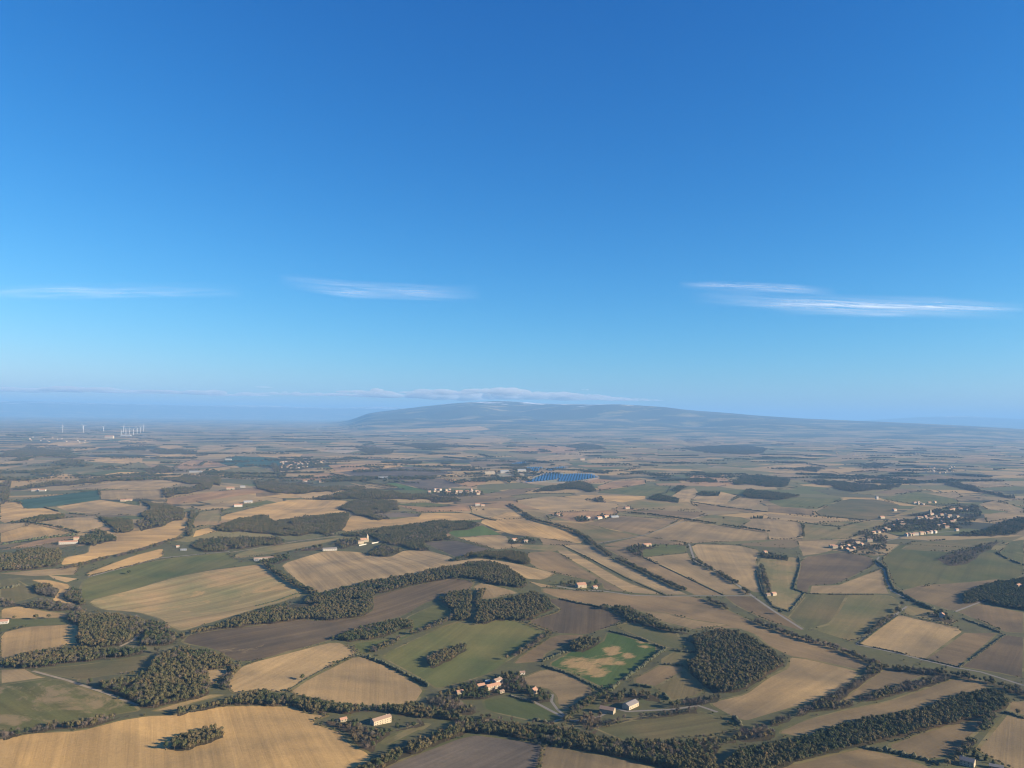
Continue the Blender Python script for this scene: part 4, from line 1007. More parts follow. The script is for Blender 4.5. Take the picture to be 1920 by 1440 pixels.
house('shed', 'tan annexe at the right end of the long red roofed farm', 'shed', 143, 1014, 14, 11, 9, 22, M_CREAM, M_TILE, 1)
house('farmhouse', 'white farm at the end of the dark crop, left of two', 'house', 66, 921, 30, 14, 8, 10, M_WHITE, M_TILE, 1)
house('farmhouse', 'white farm at the end of the dark crop, right of two', 'house', 80, 921, 28, 14, 7, 10, M_WHITE, M_TILE, 1)
house('farmhouse', 'house with orange roof below the brown tan field, left of two', 'house', 231, 940, 22, 12, 6, 15, M_CREAM, M_TILE, 1)
house('farmhouse', 'house with orange roof below the brown tan field, right of two', 'house', 242, 939, 24, 12, 6, 15, M_CREAM, M_TILE, 1)
house('farmhouse', 'pale farm above the pinkish striped field', 'house', 432, 918, 36, 16, 8, 15, M_CREAM, M_TILE, 1)
house('barn', 'white hangar right of the pale farm above the pinkish field', 'barn', 455, 914, 24, 14, 6, 15, M_WHITE, M_METAL, 1)
house('farmhouse', 'white farm above the olive field, left of two', 'house', 446, 950, 34, 14, 8, 30, M_WHITE, M_TILE, 1)
house('barn', 'white barn above the olive field, right of two', 'barn', 465, 943, 36, 14, 7, 25, M_WHITE, M_METAL, 1)
house('farmhouse', 'long white farm far out at the left', 'house', 367, 886, 80, 16, 8, 8, M_WHITE, M_METAL, 1)
house('barn', 'white barn far out left of the green striped field', 'barn', 428, 863, 50, 20, 9, 8, M_WHITE, M_METAL, 1)
house('cottage', 'small hut below the winding tan field', 'house', 333, 1026, 9, 7, 4, 30, M_WHITE, M_TILE, 1)
house('shed', 'low pale shed by the upper edge of the long green field', 'shed', 344, 1032, 16, 7, 3, 15, M_METAL, M_METAL, 1)
house('house', 'white and tan building at the left edge', 'house', 4, 1169, 20, 10, 5, 20, M_WHITE, M_TILE, 1)
house('barn', 'blue grey hangar in the middle distance', 'barn', 718, 898, 60, 22, 9, 20, M_METAL, M_METAL, 1)
house('farmhouse', 'white house by trees in the left middle distance', 'house', 572, 904, 26, 14, 7, 15, M_WHITE, M_TILE, 1)
house('farmhouse', 'low white farm right of the house by trees', 'house', 604, 904, 34, 12, 6, 10, M_CREAM, M_TILE, 1)
house('farmhouse', 'white house by the river road beyond the curved field, left of two', 'house', 895, 948, 22, 14, 8, 15, M_WHITE, M_TILE, 1)
house('farmhouse', 'red roofed house by the river road beyond the curved field, right of two', 'house', 905, 949, 18, 12, 6, 15, M_CREAM, M_TILE, 1)
house('tower', 'small white tower house on the grey green plough', 'house', 1644, 936, 12, 12, 14, 15, M_WHITE, M_SLATE, 1)
house('house', 'pale farmhouse below the grey green plough', 'house', 1653, 972, 22, 14, 7, 20, M_CREAM, M_TILE, 1)
house('house', 'white farmhouse above the village fields', 'house', 1677, 958, 20, 12, 7, 30, M_WHITE, M_TILE, 1)
house('factory', 'pale quarry building beside the solar park, left', 'factory', 918, 889, 70, 26, 12, 10, M_CREAM, M_CREAM, 1)
house('factory', 'pale quarry building beside the solar park, middle', 'factory', 946, 887, 60, 24, 14, 10, M_WHITE, M_METAL, 1)
house('factory', 'pale quarry hall beside the blue panels, right', 'factory', 978, 884, 60, 24, 12, 10, M_WHITE, M_METAL, 1)
house('house', 'cream manor on a wooded knoll beyond the solar park', 'house', 1092, 863, 44, 20, 14, 10, M_CREAM, M_TILE, 1)
house('factory', 'large pink building under the wind turbines', 'factory', 205, 822, 110, 50, 28, 8, M_CREAM, M_TILE, 1)
house('factory', 'long white hall under the wind turbines', 'factory', 236, 818, 150, 40, 14, 8, M_WHITE, M_METAL, 1)

# the chapel with its spire and terrace walls
xy = ground([(682, 1016)])[0]
ch = empty('chapel', (xy[0], xy[1], float(height(*xy))), R(30))
tag(ch, 'pale chapel with a slender spire at the edge of the castle wood', 'chapel')
gable_wall(24, 11, 8, 4).build('wall', M_STONE, ch)
gable_roof(24, 11, 8, 4).build('roof', M_TILE, ch)
mb = MB(); mb.box(9, 15, -3, 3, -1, 15); mb.build('tower', M_CREAM, ch)
mb = MB(); mb.add([(8.7, -3.3, 15), (15.3, -3.3, 15), (15.3, 3.3, 15), (8.7, 3.3, 15), (12, 0, 25)], [(0, 3, 2, 1), (0, 1, 4), (1, 2, 4), (2, 3, 4), (3, 0, 4)])
mb.build('spire', M_CREAM, ch)
house('house', 'red roofed castle wing left of the chapel', 'house', 676, 1019, 18, 10, 7, 30, M_CREAM, M_TILE2, 1)
for (pa, pb), label in ((((673, 1024), (687, 1021)), 'white terrace wall below the chapel'), (((697, 1020), (711, 1017)), 'white terrace wall right of the chapel')):
    g = ground([pa, pb]); d = g[1] - g[0]; L = np.linalg.norm(d); c_ = g.mean(0)
    mb = MB(); mb.box(-L / 2, L / 2, -.4, .4, -3, 3.6)
    o = mb.build('terrace_wall', M_WHITE, None)
    o.location = (c_[0], c_[1], float(height(*c_))); o.rotation_euler = (0, 0, math.atan2(d[1], d[0]))
    tag(o, label, 'wall')

# village houses: a few shapes, copied
def copy_tree(root):
    c = root.copy(); COL.objects.link(c)
    for ch_ in root.children:
        k = ch_.copy(); COL.objects.link(k); k.parent = c
    return c
def village(spots, label, group, smul=1.0):
    protos = []
    sp = np.array(spots); lo, hi = sp.min(0), sp.max(0)
    def lab(j, px_, py_):
        fx, fy = (px_ - lo[0]) / max(hi[0] - lo[0], 1), (py_ - lo[1]) / max(hi[1] - lo[1], 1)
        place = ['far left', 'left', 'middle', 'right', 'far right'][min(4, int(fx * 5))] + ' ' + ['back', 'centre', 'front'][min(2, int(fy * 3))]
        return '%s %s house with %s roof, %s of the %s' % ('small', ['white', 'cream', 'stone'][j % 3], ['orange', 'brown'][j % 2], place, label)
    for k, (px_, py_) in enumerate(spots):
        if k < 6:
            L = rng.uniform(12, 20) * smul; w = rng.uniform(8, 11) * smul
            p = house('house', label, 'house', px_, py_, L, w, rng.uniform(5, 8) * smul, rng.uniform(10, 60),
                      [M_WHITE, M_CREAM, M_STONE][k % 3], [M_TILE, M_TILE2][k % 2], 0, group)
            p['label'] = lab(k, px_, py_)
            protos.append(p)
        else:
            j = int(rng.integers(len(protos)))
            p = copy_tree(protos[j]); p['label'] = lab(j, px_, py_)
            xy = ground([(px_, py_)])[0]
            p.location = (xy[0], xy[1], float(height(*xy)))
            BUILT.append((xy[0], xy[1], 8, 0))
            p.rotation_euler = (0, 0, R(rng.uniform(5, 70)))
Z8 = [(1130,450),(1150,447),(1180,442),(1200,432),(1220,430),(1240,452),(1260,442),(1300,427),(1330,422),(1370,392),(1390,387),(1440,382),(1420,442),(1360,432),(1000,487),(940,512),(1010,502),(880,527),(790,562),(860,552),
      (1280,507),(1340,522),(1200,450),(1225,460),(480,667),(500,672),(545,672),(620,702),(760,622),(560,652),(640,682),(600,662),(700,652),(1415,542),(1490,392),(1300,482),(1210,462),(1320,502),(1380,482),(1230,422),(1190,457),
      (970,470),(900,540),(830,556),(1460,400),(1400,470),(670,640),(590,690),(1275,455),(1350,450)]
village([(1440 + x / 4, 860 + y / 4) for x, y in Z8], 'hilltop village', 'houses of the hilltop village')
village([(1440 + x / 4, 860 + y / 4) for x, y in [(1040,580),(1062,579),(1085,576),(1105,574),(1150,570),(1170,566),(1200,562),(1222,560),(1250,558)]], 'row below the hilltop village', 'row of houses below the hilltop village', 1.1)
xy = ground([(1744, 966)])[0]
ct = empty('church_tower', (xy[0], xy[1], float(height(*xy))), R(30))
tag(ct, 'brown church tower rising over the hilltop village', 'church')
mb = MB(); mb.box(-4, 4, -4, 4, -2, 20); mb.build('tower', M_STONE, ct)
mb = MB(); mb.add([(-4.4, -4.4, 20), (4.4, -4.4, 20), (4.4, 4.4, 20), (-4.4, 4.4, 20), (0, 0, 26)], [(0, 3, 2, 1), (0, 1, 4), (1, 2, 4), (2, 3, 4), (3, 0, 4)]); mb.build('spire', M_TILE2, ct)
def scatter(x0, x1, y0, y1, n): return [(rng.uniform(x0, x1), rng.uniform(y0, y1)) for _ in range(n)]
village(scatter(524, 580, 866, 880, 30) + scatter(570, 610, 862, 872, 12), 'left village', 'houses of the left village')
village(scatter(802, 905, 919, 928, 24), 'middle village', 'houses of the middle village', 1.1)
village(scatter(1727, 1790, 873, 888, 34), 'far right village', 'houses of the far right village')
village(scatter(1560, 1650, 848, 856, 18), 'far hamlet', 'houses of the far hamlet')
village(scatter(1712, 1755, 942, 950, 9), 'hamlet above the hilltop village', 'houses above the hilltop village')
village(scatter(40, 180, 820, 830, 18), 'rise below the turbines', 'houses below the wind turbines', 1.2)
# the far town is too small to tell its houses apart
mb = MB()
for px_, py_ in scatter(590, 690, 800, 804, 70) + scatter(620, 700, 793, 800, 50) + scatter(583, 600, 805, 811, 8):
    xy = ground([(px_, py_)])[0]; z = float(height(*xy)); w = rng.uniform(12, 40); d = rng.uniform(12, 26); h = rng.uniform(6, 12)
    mb.box(xy[0] - w / 2, xy[0] + w / 2, xy[1] - d / 2, xy[1] + d / 2, z - 2, z + h)
tag(mb.build('far_town', M_STONE), 'far off town of white buildings on the plain', None, None, 'stuff')

# ------------------------------------------------------------------ trees
def lump(bm, c, r, squash, rg, sub=1):
    res = bmesh.ops.create_icosphere(bm, subdivisions=sub, radius=1.0)
    for v in res['verts']:
        j = 1 + rg.uniform(-0.22, 0.22)
        v.co = Vector((v.co.x * r * j + c[0], v.co.y * r * j + c[1], v.co.z * r * squash * j + c[2]))

def leaf(bm, p, size, rg, long=1.0):
    n = Vector((rg.gauss(0, 1), rg.gauss(0, 1), rg.gauss(0.3, 1))).normalized()
    t = n.orthogonal().normalized()
    b = n.cross(t)
    a = rg.uniform(0, 6.28)
    t, b = t * math.cos(a) + b * math.sin(a), b * math.cos(a) - t * math.sin(a)
    vs = [bm.verts.new(p + t * size * long * x + b * size * y) for x, y in ((-.6, -.35), (.55, -.4), (.6, .35), (-.4, .5))]
    bm.faces.new(vs)

def crown_mesh(kind, seed):
    """unit tree 10 m tall; crown base at about 2 m"""
    rg = random.Random(seed)
    bm = bmesh.new()
    if kind == 'g':                                   # dense pointed evergreen
        for k in range(7):
            z = 1.6 + k * 1.15
            r = 2.6 * (1 - k / 7.6)
            for q in range(3 if k < 5 else 1):
                a = rg.uniform(0, 6.28); d = r * 0.5 if k < 5 else 0
                lump(bm, (d * math.cos(a), d * math.sin(a), z + rg.uniform(-.3, .3)), r * 0.8, 0.8, rg)
        for k in range(110):
            z = rg.uniform(1.2, 9.6); r = 2.7 * (1 - (z - 1.2) / 9.2) + .4; a = rg.uniform(0, 6.28)
            leaf(bm, Vector((r * math.cos(a), r * math.sin(a), z)), rg.uniform(.4, .8), rg)
    elif kind == 'b':                                 # bare crown: sprays of twigs on a few limbs
        for k in range(9):
            a = rg.uniform(0, 6.28); e = rg.uniform(.35, 1.35)
            L = rg.uniform(4.5, 6.5)
            tip = Vector((L * math.cos(e) * math.cos(a), L * math.cos(e) * math.sin(a), 2.4 + L * math.sin(e)))
            base = Vector((0, 0, 2.4))
            for q in range(34):
                p = base.lerp(tip, rg.uniform(.3, 1.0)) + Vector((rg.gauss(0, .8), rg.gauss(0, .8), rg.gauss(0, .6)))
                dr = (p - base).normalized() + Vector((rg.gauss(0, .5), rg.gauss(0, .5), rg.gauss(.2, .4)))
                s = dr.normalized().orthogonal().normalized() * rg.uniform(.06, .15)
                l = rg.uniform(.9, 1.9)
                vs = [bm.verts.new(p - s * 1.3), bm.verts.new(p + s * 1.3), bm.verts.new(p + dr.normalized() * l)]
                bm.faces.new(vs)
        for k in range(5):
            a = rg.uniform(0, 6.28)
            lump(bm, (1.7 * math.cos(a), 1.7 * math.sin(a), 5.4 + rg.uniform(-1.2, 1.6)), rg.uniform(.7, 1.1), .9, rg)
    else:                                             # broad oak crown of many clumps
        for k in range(13):
            a = rg.uniform(0, 6.28)
            d = rg.uniform(.6, 3.3)
            z = 4.0 + rg.uniform(0, 3.9) * (1 - (d / 5.2) ** 2) + 0.4
            lump(bm, (d * math.cos(a), d * math.sin(a), z), rg.uniform(1.05, 1.75), .82, rg)
        lump(bm, (0, 0, 5.4), 2.5, .9, rg)
        for k in range(230):
            a = rg.uniform(0, 6.28); e = math.asin(rg.uniform(-.45, 1)); rr = rg.uniform(3.2, 4.7)
            leaf(bm, Vector((rr * math.cos(e) * math.cos(a), rr * math.cos(e) * math.sin(a), 5.4 + rr * .92 * math.sin(e))), rg.uniform(.22, .5), rg)
    me = bpy.data.meshes.new('crown')
    bm.to_mesh(me); bm.free()
    return me

def trunk_mesh(kind, seed):
    rg = random.Random(seed + 50)
    mb = MB()
    mb.tube((0, 0, -0.6), (0, 0, 2.6), .34, .24, 7)
    if kind == 'g':
        mb.tube((0, 0, 2.6), (0, 0, 9.0), .24, .05, 5)
    else:
        for k in range(6):
            a = k * 1.05 + rg.uniform(-.3, .3); e = rg.uniform(.5, 1.3); L = rg.uniform(3.2, 5.0)
            m = (L * .5 * math.cos(e) * math.cos(a), L * .5 * math.cos(e) * math.sin(a), 2.3 + L * .55 * math.sin(e))
            mb.tube((0, 0, 2.3), m, .18, .11, 5, False)
            mb.tube(m, (m[0] * 2.1, m[1] * 2.1, 2.3 + L * 1.05 * math.sin(e)), .11, .03, 4, False)
    return mb.mesh('trunk', M_TRUNK, True)

LEAFM = {'d': M_GREEN, 'o': M_OAK, 'g': M_GREEN, 'b': M_BARE, 'r': M_RUST}
NVAR = {'d': 2, 'o': 4, 'g': 2, 'b': 3, 'r': 1}
KIND_NAME = {'d': 'evergreen_oak', 'o': 'oak_tree', 'g': 'evergreen_tree', 'b': 'bare_tree', 'r': 'rusty_tree'}
KIND_WORD = {'d': 'dark evergreen', 'o': 'brownish oak', 'g': 'pointed evergreen', 'b': 'leafless tree', 'r': 'rusty tree'}
CROWN, TRUNK, VARIDX = {}, {}, {}
proto_col = bpy.data.collections.new('tree_kinds')
idx = 0
for kd in 'obgrd':
    for q in range(NVAR[kd]):
        seed = 100 * ord(kd) + q
        cm = crown_mesh(kd, seed); cm.materials.append(LEAFM[kd])
        tm = trunk_mesh(kd, seed)
        CROWN[kd, q], TRUNK[kd, q] = cm, tm
        bm = bmesh.new(); bm.from_mesh(cm)
        nf = len(bm.faces)
        bm.from_mesh(tm)
        bm.faces.ensure_lookup_table()
        for f in bm.faces[nf:]: f.material_index = 1
        jm = bpy.data.meshes.new('tree_shape'); bm.to_mesh(jm); bm.free()
        jm.materials.append(LEAFM[kd]); jm.materials.append(M_TRUNK)
        po = bpy.data.objects.new('tree_shape_%02d' % idx, jm)
        proto_col.objects.link(po)
        VARIDX[kd, q] = idx
        idx += 1

GN = bpy.data.node_groups.new('plant_trees', 'GeometryNodeTree')
GN.interface.new_socket('Geometry', in_out='INPUT', socket_type='NodeSocketGeometry')
GN.interface.new_socket('Geometry', in_out='OUTPUT', socket_type='NodeSocketGeometry')
gi, go = GN.nodes.new('NodeGroupInput'), GN.nodes.new('NodeGroupOutput')
iop = GN.nodes.new('GeometryNodeInstanceOnPoints')
ci = GN.nodes.new('GeometryNodeCollectionInfo')
ci.inputs['Collection'].default_value = proto_col
ci.inputs['Separate Children'].default_value = True
ci.inputs['Reset Children'].default_value = True
def named(attr, typ):
    n = GN.nodes.new('GeometryNodeInputNamedAttribute'); n.data_type = typ; n.inputs['Name'].default_value = attr
    return n.outputs['Attribute']
cx = GN.nodes.new('ShaderNodeCombineXYZ')
GN.links.new(named('spin', 'FLOAT'), cx.inputs[2])
e2r = GN.nodes.new('FunctionNodeEulerToRotation')
GN.links.new(cx.outputs[0], e2r.inputs[0])
GN.links.new(gi.outputs[0], iop.inputs['Points'])
GN.links.new(ci.outputs[0], iop.inputs['Instance'])
iop.inputs['Pick Instance'].default_value = True
GN.links.new(named('sort', 'INT'), iop.inputs['Instance Index'])
GN.links.new(e2r.outputs[0], iop.inputs['Rotation'])
GN.links.new(named('size', 'FLOAT_VECTOR'), iop.inputs['Scale'])
GN.links.new(iop.outputs[0], go.inputs[0])

def plant_stuff(name, label, T, group=None):
    """T rows: x, y, z, kind index, sx, sz, spin"""
    if not len(T): return
    me = bpy.data.meshes.new(name)
    me.vertices.add(len(T))
    me.vertices.foreach_set('co', np.ascontiguousarray(T[:, :3], dtype=np.float32).ravel())
    at = me.attributes.new('sort', 'INT', 'POINT'); at.data.foreach_set('value', T[:, 3].astype(np.int32))
    at = me.attributes.new('spin', 'FLOAT', 'POINT'); at.data.foreach_set('value', T[:, 6].astype(np.float32))
    at = me.attributes.new('size', 'FLOAT_VECTOR', 'POINT')
    at.data.foreach_set('vector', np.ascontiguousarray(T[:, [4, 4, 5]], dtype=np.float32).ravel())
    o = link(name, me)
    md = o.modifiers.new('trees', 'NODES'); md.node_group = GN
    tag(o, label, None, group, 'stuff')
    return o

ALL = []                                # every tree: wood index, kind, variant, x, y, z, sx, sz, spin
def fill_wood(xy, mix, space, hmul, wid):
    x0, y0 = xy.min(0); x1, y1 = xy.max(0)
    d = math.hypot(xy[:, 0].mean(), xy[:, 1].mean())
    s = space or (4.9 if d < 2200 else 6.2 if d < 3500 else 10 if d < 5000 else 14)
    gx, gy = np.meshgrid(np.arange(x0, x1 + s, s), np.arange(y0, y1 + s, s))
    gx = gx.ravel() + rng.uniform(-.42, .42, gx.size) * s
    gy = gy.ravel() + rng.uniform(-.42, .42, gy.size) * s
    k = in_poly(xy, gx, gy)
    if len(gx) > 60: k &= vnoise(gx, gy, 38, 77) > -0.40
    if 'village' in WOODS[wid][0]: k &= vnoise(gx, gy, 75, 79) + .5 * vnoise(gx, gy, 30, 80) > -.12
    gx, gy = gx[k], gy[k]
    if len(gx) > 6000:
        pick = rng.choice(len(gx), 6000, False); gx, gy = gx[pick], gy[pick]
    n = len(gx)
    gz = height(gx, gy)
    clump = vnoise(gx, gy, 45, 78) + rng.uniform(-.35, .35, n)
    mi = np.clip(((clump + .6) / 1.2 * len(mix)).astype(int), 0, len(mix) - 1)
    base = max(1.0, s / 8.2) if not space or space < 12 else max(1.0, min(space, 26) / 12.0)
    for i in range(n):
        kd = mix[mi[i]]
        if kd == 'g' and len(mix) > 2: kd = 'd'            # in mixed woods the evergreens are round crowned
        sx = base * rng.uniform(.50, .92) * (.80 if kd == 'g' else 1.0)
        sz = hmul * rng.uniform(.58, 1.08) * (1.05 if kd != 'r' else .9) * min(base, 1.25)
        ALL.append((wid, kd, int(rng.integers(NVAR[kd])), gx[i], gy[i], gz[i], sx, sz, rng.uniform(0, 6.28)))
for i, (label, pts, mix, space, hmul, _f) in enumerate(WOODS):
    fill_wood(wood_xy[i], mix, space, hmul, i)

# lines of trees along the river and the lanes: (label, width m, step m, mix, line)
LINES = [
    ('trees along the river, upper reach on the plain', 14, 5.0, 'oobbg', [(955,946),(985,964),(1000,974),(1040,984),(1070,993),(1100,1008),(1115,1022)]),
    ('trees along the river, straight middle reach', 11, 5.0, 'oobbg', [(1115,1022),(1150,1045),(1210,1072),(1255,1095),(1310,1117),(1345,1131)]),
    ('trees along the river, lower reach beside the long brown field', 13, 5.0, 'obbb', [(1345,1131),(1400,1158),(1440,1175),(1500,1196),(1560,1212),(1620,1236),(1650,1247)]),
    ('row of trees between the straw coloured field and the streaked tan field', 13, 5.0, 'oog', [(498,1058),(530,1082),(560,1098),(592,1114)]),
    ('row of trees on the long boundary of the wide green meadow', 12, 5.0, 'oobb', [(700,1221),(762,1193),(817,1173),(852,1156)]),
    ('row of trees beside the wide green meadow, right', 9, 5.0, 'obb', [(1030,1188),(1005,1205),(965,1230)]),
    ('row of trees below the long winding tan field', 12, 6.0, 'obb', [(120,1066),(180,1052),(250,1036),(320,1014),(345,1008)]),
    ('stream trees at the head of the winding tan field', 16, 6.0, 'oob', [(362,958),(360,975),(352,992),(358,1005)]),
    ('row of trees left of the hill field', 8, 6.0, 'ob', [(420,1290),(432,1268),(447,1248)]),
    ('row of trees below the tan brown field', 8, 6.0, 'obg', [(1060,1352),(1085,1330),(1110,1312),(1140,1298)]),
    ('row of trees along the brown field, lower right', 9, 5.5, 'obg', [(1862,1342),(1850,1358),(1830,1385),(1815,1400),(1800,1420)]),
    ('row of trees right of the olive field', 7, 9.0, 'bo', [(1690,1132),(1682,1148),(1650,1172),(1625,1190)]),
    ('row of trees left of the solar park', 14, 7.0, 'ob', [(690,875),(735,882),(800,884),(860,888)]),
    ('trees by the ditch on the plain', 9, 7.0, 'bo', [(1302,1050),(1345,1072),(1385,1097),(1405,1113)]),
    ('row of trees across the left plain', 14, 8.0, 'oo', [(620,888),(660,897),(690,905),(740,914)]),
    ('hedge trees on the brown plain', 9, 8.0, 'og', [(1180,962),(1222,965),(1290,975),(1360,985),(1440,997)]),
    ('stream trees on the right of the plain', 8, 7.0, 'bo', [(1428,1060),(1432,1075),(1440,1100),(1442,1112)]),
]
for k, (label, w, st, mix, line) in enumerate(LINES):
    xy = ground(densify(line, 4, False), 2.0)
    seg = np.r_[0, np.cumsum(np.linalg.norm(np.diff(xy, axis=0), axis=1))]
    ss = np.arange(0, seg[-1], st * .8)
    for rep in range(2):
        px_ = np.interp(ss, seg, xy[:, 0]) + rng.uniform(-.5, .5, len(ss)) * w
        py_ = np.interp(ss, seg, xy[:, 1]) + rng.uniform(-.5, .5, len(ss)) * w
        pz_ = height(px_, py_)
        gap = vnoise(px_, py_, 60, 91) > -0.33
        for i in range(len(ss)):
            if not gap[i]: continue
            kd = mix[int(rng.integers(len(mix)))]
            if kd == 'g': kd = 'd'
            q = rng.uniform(.55, 1.05)
            ALL.append((1000 + k, kd, int(rng.integers(NVAR[kd])), px_[i], py_[i], pz_[i], q, q * 1.05, rng.uniform(0, 6.28)))

# bushes and small trees along the field boundaries
T3 = []
for i, xy in field_xy.items():
    d0 = np.hypot(*xy.mean(0))
    if d0 > 7000: continue
    cl = np.concatenate([xy, xy[:1]])
    seg = np.r_[0, np.cumsum(np.linalg.norm(np.diff(cl, axis=0), axis=1))]
    ss = np.arange(0, seg[-1], 7.0 if d0 < 3000 else 11.0)
    qx = np.interp(ss, seg, cl[:, 0]) + rng.normal(0, 1.3, len(ss)); qy = np.interp(ss, seg, cl[:, 1]) + rng.normal(0, 1.3, len(ss))
    ok = vnoise(qx, qy, 130, 95) + .45 * vnoise(qx, qy, 35, 96) > (.17 if d0 < 2500 else .10)
    qx, qy = qx[ok], qy[ok]
    qz = height(qx, qy)
    for j in range(len(qx)):
        kd = 'oobd'[int(rng.integers(4))]
        q = rng.uniform(.18, .5) if d0 < 3000 else rng.uniform(.3, .8)
        T3.append((qx[j], qy[j], qz[j] - .3, VARIDX[kd, int(rng.integers(NVAR[kd]))], q * 1.25, q, rng.uniform(0, 6.28)))
plant_stuff('boundary_bushes', 'bushes and small trees strung along the field boundaries', np.array(T3))

def make_tree(name, kd, q, loc, sx, sz, spin, label, group):
    root = empty(name, loc, spin)
    root.scale = (sx, sx, sz)
    tag(root, label, 'tree', group)
    link('crown', CROWN[kd, q], root)
    link('trunk', TRUNK[kd, q], root)
    return root

# single trees standing in the open
LONE = [
    ((566,1275), 'o', 1.0, 'round tree alone on the edge of the tan hill field'), ((241,1077), 'd', 1.15, 'dark round tree alone in the long green field'),
    ((950,1237), 'o', .95, 'tree alone at the right of the wide green meadow'), ((1463,1152), 'd', 1.2, 'dark tree at the lower tip of the yellow green field'),
    ((1283,1218), 'd', .8, 'small dark tree in the olive meadow, left of the pair'), ((1307,1222), 'd', .8, 'small dark tree in the olive meadow, right of the pair'),
    ((1908,1340), 'o', .9, 'tree alone beside the tan field at the right edge'), ((1757,1237), 'b', .9, 'bare tree alone in the brown field right of the pale square'),
    ((67,1162), 'o', 1.2, 'bushy tree on the grass strip at the left edge'), ((91,1160), 'o', 1.0, 'smaller bushy tree right of the one on the grass strip'),
    ((27,1161), 'o', .8, 'small tree near the white building at the left edge'), ((430,1294), 'b', .9, 'bare tree by the track left of the hill field'),
    ((1827,1419), 'g', 1.1, 'tall cypress behind the house in the bottom right corner'), ((1833,1424), 'g', .8, 'shorter dark tree right of the tall cypress'), ((1850,1427), 'g', 1.0, 'dark pointed tree alone right of the bottom right house'),
    ((1862,1432), 'g', .6, 'small dark bush tree beyond the dark pointed tree'), ((1790,1432), 'o', 1.1, 'broad dark tree left of the bottom right house'), ((1777,1436), 'o', 1.0, 'tree at the hedge end left of the bottom right house'),
    ((1573,995), 'o', 1.4, 'tree alone in the light green field'), ((1357,974), 'o', 1.2, 'tree alone in the pale green rectangle'),
]
for (px_, py_), kd, sc, label in LONE:
    xy = ground([(px_, py_)])[0]
    make_tree(KIND_NAME[kd], kd, int(rng.integers(NVAR[kd])), (xy[0], xy[1], float(height(*xy)) - .05), sc, sc, rng.uniform(0, 6.28), label, None)

BUILT.append((*ground([(682, 1016)])[0], 14, 1))
TP = np.array([(t[3], t[4], t[6], t[7]) for t in ALL])
keep = np.ones(len(ALL), bool)
for bx, by, br, det in BUILT:                # trees keep clear of walls, and stay low just in front of the houses
    dx, dy = TP[:, 0] - bx, TP[:, 1] - by
    dd = np.hypot(dx, dy)
    keep &= dd > br * .8 + 3.2
    if det:
        L_ = math.hypot(bx, by)
        along = -(dx * bx + dy * by) / L_; side = np.abs(dx * by - dy * bx) / L_
        keep &= ~((along > 0) & (along < 24) & (side < br * .9) & (TP[:, 3] * 10 > along * .36))
ALL = [t for t, k_ in zip(ALL, keep) if k_]
MARKS = [((713, 1352), 'near the long cream farmhouse'), ((640, 1350), 'by the small tiled outbuilding'), ((760, 1385), 'beside the grassy clearing'), ((860, 1360), 'where the belts meet'),
         ((930, 1365), 'above the grey brown plough'), ((1020, 1380), 'above the seam of the two bottom ploughs'), ((1110, 1395), 'above the striped plough'), ((1200, 1405), 'below the grey green field'),
         ((1290, 1410), 'below the right end of the grey green field'), ((1380, 1420), 'at the left end of the lower right belt'), ((1480, 1400), 'below the tip of the long curving field'),
         ((1580, 1375), 'below the middle of the long curving field'), ((1680, 1350), 'above the lower right brown field'), ((1780, 1320), 'below the right end of the curving field'), ((1870, 1310), 'at the far right end'),
         ((360, 1385), 'in the rolling tan field'), ((150, 1350), 'above the great tan field'), ((60, 1365), 'near the left edge'), ((430, 1318), 'left along the stream'), ((600, 1328), 'behind the outbuilding'), ((780, 1330), 'below the brown tan field'),
         ((930, 1295), 'among the hamlet houses'), ((1005, 1305), 'beside the pink roofed cottage'), ((1140, 1335), 'behind the left barn'), ((1190, 1310), 'behind the right barn'), ((1100, 1345), 'by the lane'), ((1300, 1310), 'below the round wood'), ((1480, 1345), 'beside the wrapped tan field')]
def tree_label(wid, kd, x, y, z, sx, sz):
    px_, py_, _w = project(x, y, z)
    mark = min(MARKS, key=lambda m: (m[0][0] - px_) ** 2 + 4 * (m[0][1] - py_) ** 2)[1]
    h = 'tall ' if sz > .97 else 'low ' if sz < .78 else 'medium '
    w_ = 'broad ' if sx > .82 else 'slim ' if sx < .66 else ''
    edge = 'in line'
    if wid < 1000:
        d = wood_xy[wid] - np.array([x, y])
        j = np.argmin(np.hypot(d[:, 0], d[:, 1]))
        if np.hypot(*d[j]) < 9:
            edge = 'on near edge' if np.hypot(*wood_xy[wid][j]) < math.hypot(x, y) else 'on far edge'
        else: edge = 'deep inside'
    return h + w_ + KIND_WORD[kd] + ' ' + edge + ' ' + mark
A = np.array([(t[3], t[4], t[5] + 5 * t[7], t[7]) for t in ALL])
sx_, sy_, sw_ = project(A[:, 0], A[:, 1], A[:, 2])
inview = (sx_ > 4) & (sx_ < 1916) & (sy_ > 700) & (sy_ < 1434)
size = np.where(inview, A[:, 3] / sw_, 0)
best = set(np.argsort(-size)[:272].tolist())
rest = {}
for i, (wid, kd, q, x, y, z, sx, sz, spin) in enumerate(ALL):
    if i in best:
        where = WOODS[wid][0] if wid < 1000 else LINES[wid - 1000][0]
        where = where.replace('trees', 'tree group', 1) if where.startswith('trees') else where
        make_tree(KIND_NAME[kd], kd, q, (x, y, z), sx, sz, spin, tree_label(wid, kd, x, y, z, sx, sz), 'trees of the ' + where)
    else:
        rest.setdefault(wid, []).append((x, y, z, VARIDX[kd, q], sx, sz, spin))
for wid, T in rest.items():
    if wid < 1000: plant_stuff('woodland', WOODS[wid][0], np.array(T))
    else: plant_stuff('tree_line', LINES[wid - 1000][0], np.array(T))

